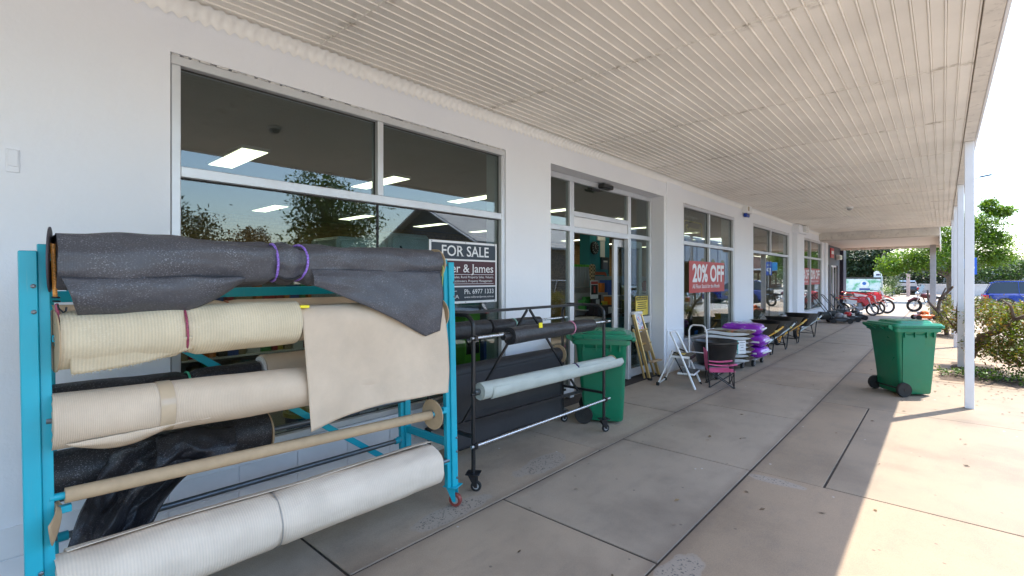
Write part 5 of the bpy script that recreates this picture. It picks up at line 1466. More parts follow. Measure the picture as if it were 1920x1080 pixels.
bed = MB(); bed.grid(lambda u, v: (3.55+1.2*u + .05*nz(v*6, u), 10.5+.95*v + .08*nz(u*5, v*3, 4), .006 + .022*math.sin(u*PI)*math.sin(v*PI)), 16, 16); setting('garden_bed', bed, mulch, True)
bed = MB(); bed.grid(lambda u, v: (3.72+.6*u + .05*nz(v*6, u), 11.9+1.0*v + .08*nz(u*5, v*3, 4), .006 + .022*math.sin(u*PI)*math.sin(v*PI)), 16, 16); setting('garden_bed', bed, mulch, True)
bed = MB(); bed.grid(lambda u, v: (3.4+.6*u + .05*nz(v*6, u), 18.2+.9*v + .08*nz(u*5, v*3, 4), .006 + .022*math.sin(u*PI)*math.sin(v*PI)), 16, 16); setting('garden_bed', bed, mulch, True)
hd = thing('hedge', 'clipped green hedge at the far end of the footpath beside the banner', 'hedge', (.15, 56, 0)); part('foliage', leaves(MB(), [B(0, 0, 1.0, .7, 1.2, .95, 1.0)], 2200, .11, 31, .5), lf_mid, hd); part('stems', MB().tube([(0, 0, 0), (0, 0, 1.2)], .05, 6), bark, hd)
hd = thing('shrub', 'small round lime green bush at the foot of the far hedge', 'shrub', (-.2, 54, 0)); part('foliage', leaves(MB(), [B(0, 0, .55, .42, .42, .40, 1.0)], 900, .08, 32, .5), lf_bright, hd); part('stems', MB().tube([(0, 0, 0), (0, 0, .6)], .03, 6), bark, hd)

# ================================================================ VEHICLES parked tail to the kerb
carglass = simple('car_glass', (.02, .025, .028), .05, var=0, spec=.8)
def car(loc, rz, label, paint, L=4.5, H=1.64, W=.9, hatch=True, group='cars parked tail to the kerb'):
    c = thing('parked_car', label, 'car', loc, rz, group)
    def ring(x, zb, zt, w, n=.12):
        return [(x, -w*.90, zb), (x, -w, zb+n), (x, -w, (zb+zt)/2), (x, -w*.985, zt-n*.7), (x, -w*.88, zt), (x, w*.88, zt), (x, w*.985, zt-n*.7), (x, w, (zb+zt)/2), (x, w, zb+n), (x, w*.90, zb)]
    b = MB(); bt = H*.615
    b.loft([ring(0, .38, .72, W*.84), ring(.06, .30, bt*.95, W*.93), ring(.30, .24, bt, W*.985), ring(1.2, .22, bt+.01, W), ring(2.6, .22, bt+.0, W), ring(3.1, .22, bt*.985, W*.99), ring(3.7, .24, bt*.92, W*.96), ring(4.2, .28, bt*.80, W*.88), ring(L, .36, bt*.62, W*.72)])
    part('body', b, paint, c, 30)
    hr = .30 if hatch else .75
    def g(x, zt, w0, w1): return [(x, -w0, bt-.015), (x, -w1, zt), (x, w1, zt), (x, w0, bt-.015)]
    gl_ = MB(); gl_.loft([g(.16, bt, W*.88, W*.86), g(hr+.12, H-.10, W*.90, W*.70), g(.9, H-.045, W*.905, W*.72), g(1.9, H-.04, W*.905, W*.72), g(2.35, H-.10, W*.90, W*.70), g(3.15, bt, W*.86, W*.84)]); part('windows', gl_, carglass, c, 20)
    r_ = MB(); r_.loft([[(x, -w, z-.035), (x, -w*.96, z), (x, w*.96, z), (x, w, z-.035)] for x, w, z in ((hr-.02, W*.70, H-.09), (hr+.25, W*.725, H-.02), (1.2, W*.735, H), (1.9, W*.735, H-.005), (2.38, W*.71, H-.085))]); part('roof', r_, paint, c, 30)
    for s in (-1, 1):
        for (a0, z0, w0), (a1, z1, w1) in (((.14, bt-.02, W*.89), (hr+.06, H-.10, W*.705)), ((1.35, bt-.02, W*.912), (1.32, H-.05, W*.728)), ((2.36, H-.10, W*.706), (3.2, bt-.02, W*.86))):
            part('pillar', MB().bar((a0, s*w0, z0), (a1, s*w1, z1), .02, .09, (0, 1, 0)), paint, c)
        part('roof_rail', MB().tube([(hr+.15, s*W*.66, H-.01), (hr+.3, s*W*.67, H+.03), (2.0, s*W*.67, H+.025), (2.2, s*W*.66, H-.03)], .014, 6), blackplastic if hatch else paint, c)
        part('tail_light', MB().box((.02, s*W*.90-.11, bt-.32), (.24, s*W*.90+.03, bt-.10), .02), simple('tail_red', (.5, .01, .01), .15), c)
        part('headlight', MB().box((L-.42, s*W*.72-.15, bt*.62), (L-.10, s*W*.72+.10, bt*.62+.14), .03), whiteplastic, c)
        part('door_handle', MB().box((1.45, s*W*1.0-.012, bt-.17), (1.62, s*W*1.0+.012, bt-.14), .004), chrome, c)
        part('mirror', MB().box((2.75, s*(W+.10)-.09, bt+.02), (2.88, s*(W+.10)+.06, bt+.16), .03), paint, c)
        part('sill', MB().box((1.15, s*W*.99-.02, .24), (3.3, s*W*.99+.012, .34), .01), blackplastic, c)
        for x in (.86, 3.55):
            part('wheel_arch', MB().cyl((x, s*(W-.16), .37), (x, s*(W+.008), .37), .41, 28), blackplastic, c, 40)
            M = Matrix.Translation((x, s*(W-.09), .335)) @ Matrix.Rotation(PI/2, 4, 'X')
            w_ = part('wheel', MB().lathe([(.20, -.11), (.31, -.115), (.335, -.08), (.335, .08), (.31, .115), (.20, .11)], M, 28), rubber, c, 40)
            hb = MB(); hb.lathe([(.02, -.10), (.06, -.112), (.07, -.09), (.21, -.085), (.215, -.112), (.215, .112), (.21, .085), (.07, .09), (.06, .112), (.02, .10)], M, 20)
            for q in range(5):
                a = q*2*PI/5
                for sd_ in (-.098, .098): hb.bar(M @ Vector((math.cos(a)*.05, math.sin(a)*.05, sd_)), M @ Vector((math.cos(a)*.21, math.sin(a)*.21, sd_)), .04, .015)
            part('rim', hb, rimsteel, w_)
    part('number_plate', MB().box((-.012, -.19, .62), (.05, .19, .73), .004), whiteplastic, c); part('rear_bumper', MB().box((-.05, -W*.84, .40), (.16, W*.84, .56), .04), blackplastic if hatch else paint, c)
    return c
def paint(name, col, rough=.22, metal=.3): return simple(name, col, rough, metal, var=.02, coat=.8)
blue = paint('blue_car_paint', (.006, .035, .26)); silver = paint('silver_car_paint', (.48, .49, .50), .25, .6); white = paint('white_car_paint', (.72, .72, .73), .25, 0)
car((5.15, 36.3, -.13), R(0), 'bright blue hatchback parked down the street, seen right of the near post', blue)
car((5.75, 24.9, -.13), R(0), 'silver car parked nearer than the blue one, mostly cut off at the right edge', silver, H=1.5)
car((5.9, 10.6, -.13), R(0), 'white car outside the doorway, seen only mirrored in the shop glass', white, H=1.48, hatch=False)
car((5.9, 16.0, -.13), R(0), 'second white car down the kerb, seen only mirrored in the far windows', white, H=1.72)
car((5.8, 20.3, -.13), R(0), 'dark grey car at the kerb, seen only mirrored in the far windows', paint('charcoal_car_paint', (.04, .042, .045)), H=1.45, hatch=False)
car((.9, 62, -.02), R(90), 'dark car parked far behind the footpath end, between the hedge and the pale wall', paint('navy_car_paint', (.012, .014, .02)), H=1.45, hatch=False, group='cars at the far end of the street')
# ================================================================ FAR BUILDINGS AND STREET FURNITURE
def house(name, label, loc, rz, W, L, eave, ridge, wm, rm, wins=(), cat='house'):
    """gable end faces local -Y; local X is the gable width"""
    h = thing(name, label, cat, loc, rz)
    part('wall', MB().prism([(-W/2, -.3), (W/2, -.3), (W/2, eave), (0, ridge), (-W/2, eave)], lambda u, v, d: (u, d, v), 0, L), wm, h)
    for s in (-1, 1):
        part('roof', MB().prism([(0, ridge+.02), (s*(W/2+.4), eave-.4*(ridge-eave)/(W/2)+.02), (s*(W/2+.4), eave-.4*(ridge-eave)/(W/2)+.14), (0, ridge+.14)], lambda u, v, d: (u, d, v), -.4, L+.4), rm, h)
        part('barge_board', MB().bar((0, -.43, ridge+.05), (s*(W/2+.4), -.43, eave-.4*(ridge-eave)/(W/2)+.05), .05, .2, (0, 1, 0)), whitepaint, h)
    for (x, z, w, hh) in wins:
        f = part('window', MB().box((x-w/2-.06, -.05, z-.06), (x+w/2+.06, -.002, z+hh+.06)), whitepaint, h); part('pane', MB().box((x-w/2, -.06, z), (x+w/2, -.052, z+hh)), carglass, f)
    return h
corr = NT('corrugated_roof'); co = corr.coord(); wv = corr.n('TexWave', wave_type='BANDS', bands_direction='Y'); wv.inputs['Scale'].default_value = 6.5; corr.l(co, wv.inputs['Vector'])
corr.pbr(corr.ramp(corr.noise(co, 1.2, 4), [(.3, (.30, .31, .33)), (.7, (.40, .41, .42))]), .5, .2, corr.bump(wv.outputs['Fac'], .6, .02)); corr = corr.m
slate = simple('slate_weatherboard', (.075, .085, .10), .7, var=.1)
house('gabled_house', 'dark grey gabled house across the street, mirrored in the large window', (19.2, 18.0, 0), 0, 8.6, 12, 3.7, 5.9, slate, corr, ((-2, 1.0, 1.2, 1.3), (2, 1.0, 1.2, 1.3)))
pale = simple('pale_blue_render', (.50, .53, .60), .7, var=.08)
b = thing('hall_building', 'long pale rendered building with pilasters across the street, mirrored in the second window', 'building', (19, 58, 0), 0)
part('wall', MB().box((0, -14, -.3), (9, 14, 6.3)), pale, b); part('parapet', MB().box((-.15, -14.1, 6.3), (9.1, 14.1, 6.65), .03), pale, b)
for k in range(8):
    y = -13+k*3.71
    part('pilaster', MB().box((-.18, y-.25, -.3), (-.001, y+.25, 6.3), .02), pale, b)
    if k < 7:
        m_ = MB(); pts = [(y+1.0, 1.2), (y+2.6, 1.2), (y+2.6, 3.4)] + [(y+1.8+.8*math.cos(a*PI/8), 3.4+.8*math.sin(a*PI/8)) for a in range(1, 8)] + [(y+1.0, 3.4)]
        m_.prism(pts, lambda u, v, d: (d, u, v), -.05, -.002); part('arched_window', m_, carglass, b)
mb = MB(); mb.box((0, 0, -.3), (10, 24, 5.2)); 
b = thing('brick_shop', 'red brown brick shop across the street, mirrored in the far windows', 'building', (19, 78, 0)); part('wall', mb, brickmat('red_brick', (.22, .08, .05), (.16, .06, .04), (.2, .18, .16)), b); part('awning', MB().box((-2.4, 0, 2.9), (-.002, 24, 3.1), .02), whitepaint, b)
for k in range(6): f = part('window', MB().box((-.05, 1+k*3.8, .6), (-.002, 3.8+k*3.8, 2.5)), carglass, b)
house('white_house', 'low white house with a pale red-trimmed roof far down the street beyond the blue car', (11.0, 96, 0), R(20), 8, 10, 2.6, 4.1, simple('far_white_wall', (.66, .66, .62), .8), simple('far_pale_roof', (.52, .46, .42), .7), ((-2, 1, 1.2, 1.1), (1.8, 1, 1.2, 1.1)))
house('garden_shed', 'grey iron roofed shed behind the banner fence at the far end', (-3.6, 64, 0), R(90), 6, 7, 2.1, 2.7, simple('shed_wall', (.25, .24, .22), .8), corr)
b = thing('low_wall', 'pale low block wall crossing the far end of the footpath', 'wall', (3.0, 66, 0)); 
part('blockwork', MB().box((-2.2, -.1, -.3), (5, .1, 1.0), .02), simple('pale_block', (.6, .56, .52), .8, var=.1), b); part('capping', MB().box((-2.22, -.14, 1.0), (5.02, .14, 1.07), .01), simple('cap_block', (.66, .62, .58), .8), b)
b = house('far_house', 'white weatherboard house behind the far low wall, under the green tree', (3.2, 78, 0), 0, 9, 8, 2.6, 4.2, simple('weatherboard_white', (.30, .30, .30), .7), simple('brown_tile_roof', (.16, .09, .07), .8), ((-2.4, 1, 1.4, 1.2), (2.4, 1, 1.4, 1.2), (0, .2, .9, 1.9)))
# banner on its frame
bn = thing('banner_fence', 'white and green banner with a blue emblem on a dark frame', 'banner', (-1.95, 55, 0))
part('frame', MB().box((-1.35, -.05, 1.62), (1.35, .05, 1.75), .01).box((-1.35, -.05, .0), (1.35, .05, .42), .01), blackmetal, bn); 
bmat = NT('banner_print'); co = bmat.coord(); cc = bmat.ramp(bmat.noise(bmat.mapv(co, (1.2, 1, 1.6)), 1.2, 3), [(.38, (.70, .75, .76)), (.5, (.55, .68, .66)), (.62, (.12, .42, .22))]); bmat.pbr(cc, .5)
part('sheet', MB().box((-1.33, -.02, .44), (1.33, .0, 1.60)), bmat.m, bn)
part('emblem', MB().lathe([(.02, 0), (.34, 0), (.34, .01), (.02, .01)], Matrix.Translation((.15, -.021, 1.1)) @ Matrix.Rotation(PI/2, 4, 'X'), 24), simple('emblem_white', (.72, .74, .76), .5), bn); part('emblem_dot', MB().lathe([(.01, 0), (.15, 0), (.15, .01), (.01, .01)], Matrix.Translation((.12, -.033, 1.18)) @ Matrix.Rotation(PI/2, 4, 'X'), 20), simple('emblem_blue', (.03, .14, .45), .5), bn)
part('emblem_band', MB().box((-.25, -.028, .55), (.55, -.021, .74)), simple('emblem_navy', (.05, .08, .28), .5), bn)
for x in (-1.42, 1.42): part('post', MB().box((x-.06, -.06, 0), (x+.06, .06, 1.85), .01), simple('grey_green_post', (.40, .46, .45), .6), bn)
sg = thing('house_sign', 'small white pointed sign with a dark mark on a post above the banner', 'sign', (-.85, 55.3, 0)); part('post', MB().cyl((0, 0, 0), (0, 0, 2.4), .04, 8), darksteel, sg)
part('plate', MB().prism([(-.3, 1.75), (.3, 1.75), (.3, 2.2), (0, 2.42), (-.3, 2.2)], lambda u, v, d: (u, d, v), -.05, -.02), whiteplastic, sg); part('mark', MB().box((-.12, -.056, 1.9), (.14, -.051, 2.06)), simple('mark_navy', (.03, .03, .1), .5), sg)
b = thing('gate_post', 'pale pink square post beside the far hedge', 'post', (1.25, 56.5, 0)); part('shaft', MB().box((-.13, -.13, 0), (.13, .13, 2.0), .01), simple('pink_post', (.55, .40, .36), .8), b); part('cap', MB().box((-.17, -.17, 2.0), (.17, .17, 2.07), .01), simple('pale_cap', (.6, .5, .46), .8), b)
# parking sign, facing up the street
sp_ = thing('parking_sign', 'blue parking sign with a white letter P, edge showing right of the near post', 'sign', (4.72, 34.4, 0))
part('pole', MB().cyl((0, 0, 0), (0, 0, 2.75), .03, 10), chrome, sp_, True)
bl1 = simple('sign_blue', (.01, .10, .48), .4, var=.02)
part('plate', MB().box((-.22, -.05, 1.85), (.18, -.035, 2.72), .004), bl1, sp_)
lt = MB(); lettering(lt, 'P', lambda u, v: (-.03+u, -.052, 1.93+v), h=.40, bold=.02, centre=True)
lt.prism([(-.03-.12, 2.53), (-.03+.02, 2.53), (-.03+.02, 2.59), (-.03+.12, 2.51), (-.03+.02, 2.43), (-.03+.02, 2.49), (-.03-.12, 2.49)], lambda u, v, d: (u, d, v), -.053, -.0505)
part('lettering', lt, whiteplastic, sp_)
part('side_plate', MB().box((-.54, -.05, 2.15), (-.23, -.035, 2.68), .004), simple('sign_cyan', (.03, .30, .62), .4), sp_)
# street lamp and wires
lp = thing('street_lamp', 'tall street lamp whose head juts out right of the near post top', 'street lamp', (5.15, 55, 0))
part('pole', MB().tube([(0, 0, 0), (0, 0, 9.2), (.05, 0, 9.6), (.4, 0, 9.85), (.75, .1, 9.95)], [.09, .06, .05, .04, .035], 10), darksteel, lp, True); part('lamp_head', MB().loft([[(x, -.12, z), (x, .12, z), (x, .09, z+.12), (x, -.09, z+.12)] for x, z in ((.7, 9.9), (1.4, 10.0))]), darksteel, lp)
pp = thing('power_pole', 'timber power pole far down the street on the far side', 'pole', (15, 108, 0)); part('shaft', MB().cyl((0, 0, 0), (0, 0, 12), .16, 10, .11), bark, pp, True); part('cross_arm', MB().bar((-1.1, 0, 11.2), (1.1, 0, 11.2), .1), bark, pp)
for i, (dz, lb) in enumerate(((0, 'power wire running from the street lamp to the far timber pole, upper one'), (-.9, 'power wire running from the street lamp to the far timber pole, lower one'))):
    a, b_ = Vector((5.15, 55, 9.0+dz)), Vector((15+.5*i, 108, 11.1+dz*.3))
    solo('power_wire', MB().tube([a.lerp(b_, k/16) - Vector((0, 0, 1.2*(k/16)*(1-k/16)*2)) for k in range(17)], .018, 5), blackmetal, lb, 'wire', group='power wires over the street')

# fallen leaves and grit on the sunny paving
ll = MB(); rq = random.Random(66)
for k in range(260):
    if k < 190: x, y = rq.gauss(4.1, .45), rq.gauss(10.6, 1.3)
    else: x, y = rq.uniform(1.2, 4.8), rq.uniform(1.5, 14)
    a = rq.uniform(0, 2*PI); l = rq.uniform(.012, .03); w_ = l*.4
    ll.add([(x-math.cos(a)*l, y-math.sin(a)*l, .007), (x-math.sin(a)*w_, y+math.cos(a)*w_, .013), (x+math.cos(a)*l, y+math.sin(a)*l, .008), (x+math.sin(a)*w_, y-math.cos(a)*w_, .006)], [(0, 1, 2, 3)])
setting('leaf_litter', ll, leafmat('dry_leaf', [(.16, .09, .04), (.10, .06, .03), (.24, .16, .08)], .1), kind='stuff')
# ================================================================ SIGNS ON THE GLASS
W3 = lambda x: (lambda y0, z0: (lambda u, v: (x, y0+u, z0+v)))
def sheet(name, x, y0, y1, z0, z1, m, par, th=.003):
    return part(name, MB().box((x-th, y0, z0), (x, y1, z1)), m, par, world=True)
signwhite = simple('sign_white', (.78, .78, .78), .4, var=.02); slateblue = simple('sign_slate', (.018, .028, .042), .35, var=.05); maroon = simple('sign_maroon', (.055, .007, .013), .35, var=.05)
fs = thing('for_sale_sign', 'FOR SALE board in slate and maroon with white lettering inside the large window', 'sign', (-0.0540, 3.365, 1.70))
sheet('board', -0.0560, 2.90, 3.835, 1.395, 2.025, signwhite, fs, .006)
for nm, a, b, m in (('top_panel', 1.845, 2.003, slateblue), ('middle_panel', 1.575, 1.828, maroon), ('bottom_panel', 1.418, 1.560, slateblue)): sheet(nm, -0.0545, 2.925, 3.81, a, b, m, fs, .0012)
def sline(txt, yc, z, w, h, serif=.05, bold=.0, left=False, m=None, nm='lettering', x=-0.0525, par=None):
    mb = MB(); lettering(mb, txt, W3(x)(yc, z), w=w, h=h, bold=bold, serif=serif, centre=not left)
    return part(nm, mb, m or signwhite, par or fs, world=True)
sline('FOR SALE', 3.375, 1.876, .66, .105, .05, .01)
sline('Miller & James', 3.375, 1.712, .80, .085, .035, .006)
for z in (1.688, 1.592): part('rule', MB().box((-0.0535, 3.00, z), (-0.0525, 3.78, z+.004)), signwhite, fs, world=True)
sline('Residential Sales, Rural Property Sales, Valuers,', 3.40, 1.652, .76, .024, .03); sline('Licensed Auctioneers, Property Management', 3.40, 1.612, .72, .024, .03)
part('emblem', MB().torus((-0.0530, 2.99, 1.635), (1, 0, 0), .042, .003, 28, 6), signwhite, fs, world=True)
for k in range(7): a = -.036+k*.012; hh = math.sqrt(max(0, .042**2-a*a)); part('emblem_bar', MB().box((-0.0535, 2.99+a-.002, 1.635-hh), (-0.0525, 2.99+a+.002, 1.635+hh)), signwhite, fs, world=True)
sline('Ph. 6977 1333', 3.565, 1.490, .43, .048, .04, .004); sline('www.millerandjames.com.au', 3.565, 1.448, .43, .020, .0); sline('TEMORA', 3.13, 1.447, .30, .036, .04)
sline('Street', 3.20, 1.515, .10, .016, .0)
for y in (2.93, 3.37, 3.80): 
    for z in (1.406, 2.014): part('screw', MB().cyl((-0.0555, y, z), (-0.0520, y, z), .005, 8), darksteel, fs, True, world=True)
redsign = simple('sign_red_print', (.46, .035, .03), .4, var=.05)
def off_sign(x, y0, y1, z0, z1, label, sub=True):
    s = thing('sale_sign', label, 'sign', (x, (y0+y1)/2, (z0+z1)/2), 0, 'red sale signs in the windows'); w = y1-y0; h = z1-z0
    sheet('board', x, y0, y1, z0, z1, redsign, s, .004)
    mb = MB(); lettering(mb, '20% OFF', W3(x+.003)(y0+w*.53, z0+h*.36), w=w*.90, h=h*.56, bold=.032, centre=True); part('lettering', mb, signwhite, s, world=True)
    mb = MB(); lettering(mb, 'All Floor Stock for the Month', W3(x+.003)(y0+w*.46, z0+h*.14), w=w*.76, h=h*.13, bold=.012, centre=True); part('small_lettering', mb, signwhite, s, world=True)
    return s
off_sign(.012, 9.05, 11.02, 1.37, 1.985, 'red 20% OFF sale sign in the second shop window, above the stools')
off_sign(-.056, 19.12, 20.42, 1.42, 2.02, 'red 20% OFF sale sign in the left half of the farthest window')
off_sign(-.056, 20.6, 22.45, 1.42, 2.02, 'red 20% OFF sale sign in the right half of the farthest window')
sn = thing('window_sticker', 'yellow outlined product sticker with rounded frame in the upper pane of the second window', 'sticker', (-.09, 9.5, 2.6))
ylw = simple('sticker_yellow', (.62, .50, .06), .5)
pts = rrect(.46, .165, .08); part('outline', MB().tube([(-.088, 9.5+p[0], 2.60+p[1]) for p in pts], .014, 6, closed=True), ylw, sn, True, world=True)
sline('Seasol', 9.5, 2.545, .74, .15, 0, .012, m=ylw, x=-.086, par=sn); sline("Don't forget the", 9.42, 2.83, .62, .055, 0, .004, x=-.086, par=sn)
ws = thing('warning_sign', 'yellow WARNING notice on the door side panel above the gold ladder', 'sign', (-.25, 7.64, 1.19))
wy = simple('notice_yellow', (.68, .52, .08), .5, var=.05); blk = simple('notice_black', (.02, .02, .02), .6)
sheet('board', -.248, 7.42, 7.865, 1.02, 1.345, wy, ws); part('band', MB().box((-.248, 7.44, 1.275), (-.2465, 7.845, 1.335)), blk, ws, world=True)
sline('WARNING', 7.6425, 1.285, .36, .038, 0, .01, m=wy, x=-.2455, par=ws)
for k, (w_, z) in enumerate(((.34, 1.235), (.28, 1.20), (.32, 1.165), (.34, 1.13), (.12, 1.085))): part('print_line', MB().box((-.248, 7.6425-w_/2, z), (-.2468, 7.6425+w_/2, z+.014)), blk, ws, world=True)
no = thing('notice_sheet', 'white ruled paper notice taped inside the third window', 'notice', (-.085, 16.5, 1.72))
for (a, b, c_, d) in ((16.0, 16.98, 1.99, 2.02), (16.0, 16.98, 1.80, 1.825), (16.0, 16.98, 1.42, 1.45), (16.0, 16.98, 1.52, 1.545), (16.0, 16.03, 1.45, 1.99), (16.95, 16.98, 1.45, 1.99)): part('rule', MB().box((-.088, a, c_), (-.085, b, d)), signwhite, no, world=True)

# ================================================================ INSIDE THE SHOP
lit = emit('lit_diffuser', (1.0, .93, .64), 1.4)
k = 0
fx = MB().box((-.62, -.16, .0), (.62, .16, .04), .004); fme = make_mesh('housing', fx, whitepaint); dme = make_mesh('diffuser', MB().box((-.60, -.14, -.006), (.60, .14, -.001)), lit)
where = ['over the large window', 'by the doorway', 'past the doorway', 'behind the second window', 'behind the third window']
n_ = 0
for rx, row in ((-3.0, 'front'), (-7.2, 'back')):
    for i, y in enumerate((.15, 2.2, 4.25, 6.3, 8.6, 10.8, 13.2, 15.8, 18.6, 21.4)):
        w_ = ('left of the large window', 'at the left of the large window', 'at the right of the large window', 'at the doorway', 'just past the doorway', 'at the second window', 'at the third window', 'at the right of the third window', 'at the pilaster', 'at the farthest window')[i]
        t_ = thing('ceiling_light', 'lit fluorescent panel on the shop ceiling, %s row, %s' % (row, w_), 'ceiling light', (rx, y, 3.15), 0, 'lit panels on the shop ceiling')
        shared('housing', fme, t_); shared('diffuser', dme, t_)
teal = simple('shop_teal', (.01, .20, .25), .5, var=.06); orange = simple('shop_orange', (.55, .10, .03), .5)
col = thing('display_column', 'teal display column inside the doorway with a clock and a framed sheet', 'column', (-3.15, 10.75, 0))
part('shaft', MB().box((-3.3, 10.30, 0), (-3.0, 11.25, 3.19)), teal, col, world=True); part('header', MB().box((-2.998, 10.62, 2.62), (-2.97, 11.0, 2.78)), whitepaint, col, world=True); part('paper_strip', MB().box((-2.998, 10.78, 2.20), (-2.985, 11.0, 2.62)), signwhite, col, world=True)
ck = thing('wall_clock', 'round black clock with pale numerals on the teal column inside the doorway', 'clock', (-2.99, 10.47, 2.42)); part('face', MB().cyl((0, 0, 0), (.05, 0, 0), .165, 32), blackplastic, ck, 40)
nm_ = MB()
for q in range(12):
    a = q*PI/6
    nm_.bar((.053, math.sin(a)*.11, math.cos(a)*.11), (.053, math.sin(a)*.14, math.cos(a)*.14), .012, .006)
part('hour_marks', nm_, signwhite, ck, kind='stuff'); part('hand', MB().bar((.056, 0, 0), (.056, .01, .09), .008, .004), signwhite, ck); part('hand', MB().bar((.056, 0, 0), (.056, .05, -.03), .008, .004), signwhite, ck)
fr_ = thing('picture_frame', 'black perforated frame round a slate sheet on the teal column', 'frame', (-2.99, 10.98, 1.98)); part('frame', MB().box((0, -.19, -.22), (.03, .19, .22), .004), blackplastic, fr_); part('sheet', MB().box((.031, -.11, -.14), (.035, .11, .14)), simple('slate_sheet', (.12, .14, .2), .4), fr_); part('glare', MB().box((.036, -.10, .09), (.037, .10, .13)), signwhite, fr_)
bd = thing('display_board', 'teal display board with orange strokes inside the doorway', 'display board', (-2.6, 9.9, 1.45))
part('board', MB().box((-.02, -.62, -.75), (.0, .60, .42)), teal, bd)
for a, b in (((-.05, .32), (.45, .32)), ((.45, .32), (.50, .24)), ((.50, .24), (.42, .10)), ((-.55, .05), (-.55, -.10)), ((-.55, -.10), (-.45, -.14)), ((-.45, -.14), (.1, -.14))): part('stroke', MB().bar((.008, a[0], a[1]), (.008, b[0], b[1]), .07, .012, (1, 0, 0)), orange, bd)
part('dot', MB().lathe([(.005, 0), (.075, 0), (.075, .012), (.005, .012)], Matrix.Translation((.004, .46, .0)) @ Matrix.Rotation(PI/2, 4, 'Y'), 18), orange, bd)
part('divider', MB().bar((.01, -.05, -.25), (.01, .5, .22), .03, .01, (1, 0, 0)), whitepaint, bd)
tk_ = thing('tube_rack', 'rack of grey tubes with lime green caps inside the doorway', 'rack', (-2.3, 8.75, 0)); part('stand', MB().box((-.1, -.35, 0), (.1, .35, 1.45)), simple('rack_grey', (.3, .31, .32), .6), tk_)
for q in range(6):
    b_ = part('tube', MB().box((.02, -.30+.105*q, 1.46), (.09, -.22+.105*q, 1.90)), simple('tube_grey', (.42, .45, .47), .4), tk_); part('cap', MB().box((.02, -.30+.105*q, 1.901), (.09, -.22+.105*q, 1.95)), simple('lime_cap', (.12, .55, .05), .4), b_)
to = thing('garden_torch', 'tall garden torch with a woven top standing inside the doorway', 'torch', (-1.5, 8.05, 0)); part('pole', MB().cyl((0, 0, 0), (0, 0, 1.5), .02, 10), blackmetal, to, True)
wvn = NT('woven_bamboo'); co = wvn.coord(); ch_ = wvn.n('TexChecker'); ch_.inputs['Scale'].default_value = 28; ch_.inputs[1].default_value = (.45, .36, .22, 1); ch_.inputs[2].default_value = (.10, .07, .04, 1); wvn.l(co, ch_.inputs[0]); wvn.pbr(ch_.outputs[0], .7)
part('torch_head', MB().lathe([(.025, 1.45), (.05, 1.62), (.065, 1.85), (.06, 1.90), (.02, 1.93)], n=18), wvn.m, to, 40); part('base', MB().lathe([(.16, 0), (.16, .02), (.03, .05)], n=20), blackmetal, to, 40)
po = thing('poster', 'red and white printed poster on a stand inside the doorway', 'poster', (-1.25, 7.72, 1.44)); part('sheet', MB().box((0, -.13, -.17), (.006, .13, .17)), signwhite, po); part('border', MB().box((.0065, -.12, .10), (.008, .12, .155)), redsign, po); part('picture', MB().box((.0065, -.115, -.09), (.008, .115, .09)), blk, po); part('picture_spot', MB().box((.0085, -.03, -.06), (.009, .03, .06)), redsign, po); part('stand', MB().cyl((-.02, 0, -1.42), (-.02, 0, .1), .015, 8), blackmetal, po)
ct = thing('shop_counter', 'teal fronted counter inside the doorway with a black till on it', 'counter', (-1.5, 8.1, 0)); part('front', MB().box((-.25, -.55, 0), (.25, .75, .88), .01), teal, ct); part('top', MB().box((-.28, -.58, .881), (.28, .78, .92), .006), blackplastic, ct)
tl = thing('till', 'black till with a white price label on the shop counter', 'till', (-1.45, 8.25, .92)); part('case', MB().box((-.15, -.28, 0), (.15, .28, .20), .02), simple('till_dark', (.03, .03, .045), .3), tl); part('label', MB().box((.151, .06, .04), (.154, .22, .17)), signwhite, tl); part('screen', MB().box((-.10, -.2, .21), (-.06, .15, .40), .01), blackplastic, tl)
bx_ = thing('stock_box', 'plain grey carton on the floor inside the doorway', 'box', (-1.1, 7.35, 0)); part('carton', MB().box((-.2, -.2, 0), (.2, .2, .95), .005), simple('grey_carton', (.38, .38, .37), .7), bx_); part('tape', MB().box((-.02, -.201, .952), (.02, .2, .955)), whiteplastic, bx_)
# shelving with mixed stock, behind the windows
pal = [simple('stock_%s' % n, c, .45, var=.1) for n, c in (('red', (.5, .03, .03)), ('yellow', (.7, .5, .04)), ('blue', (.03, .1, .42)), ('white', (.7, .7, .68)), ('black', (.02, .02, .02)), ('green', (.05, .3, .08)), ('orange', (.65, .2, .03)), ('tan', (.4, .3, .18)))]
def shelf(loc, rz, L, label, seed):
    s = thing('shop_shelf', label, 'shelving', loc, rz, 'stocked shelves inside the shop')
    part('back_panel', MB().box((-.02, -L/2, 0), (.02, L/2, 1.7)), simple('shelf_grey', (.35, .35, .36), .6), s)
    rg = random.Random(seed); m = MB()
    for z in (.1, .5, .9, 1.3):
        part('shelf_board', MB().box((.021, -L/2, z-.02), (.38, L/2, z)), whitepaint, s)
        y = -L/2+.03
        while y < L/2-.2:
            w_ = rg.uniform(.07, .2); m.mat(rg.randrange(8)); m.box((.08, y, z+.001), (.08+rg.uniform(.12, .26), y+w_, z+rg.uniform(.12, .33))); y += w_+rg.uniform(.005, .04)
    part('stock', m, pal, s, kind='stuff')
    return s
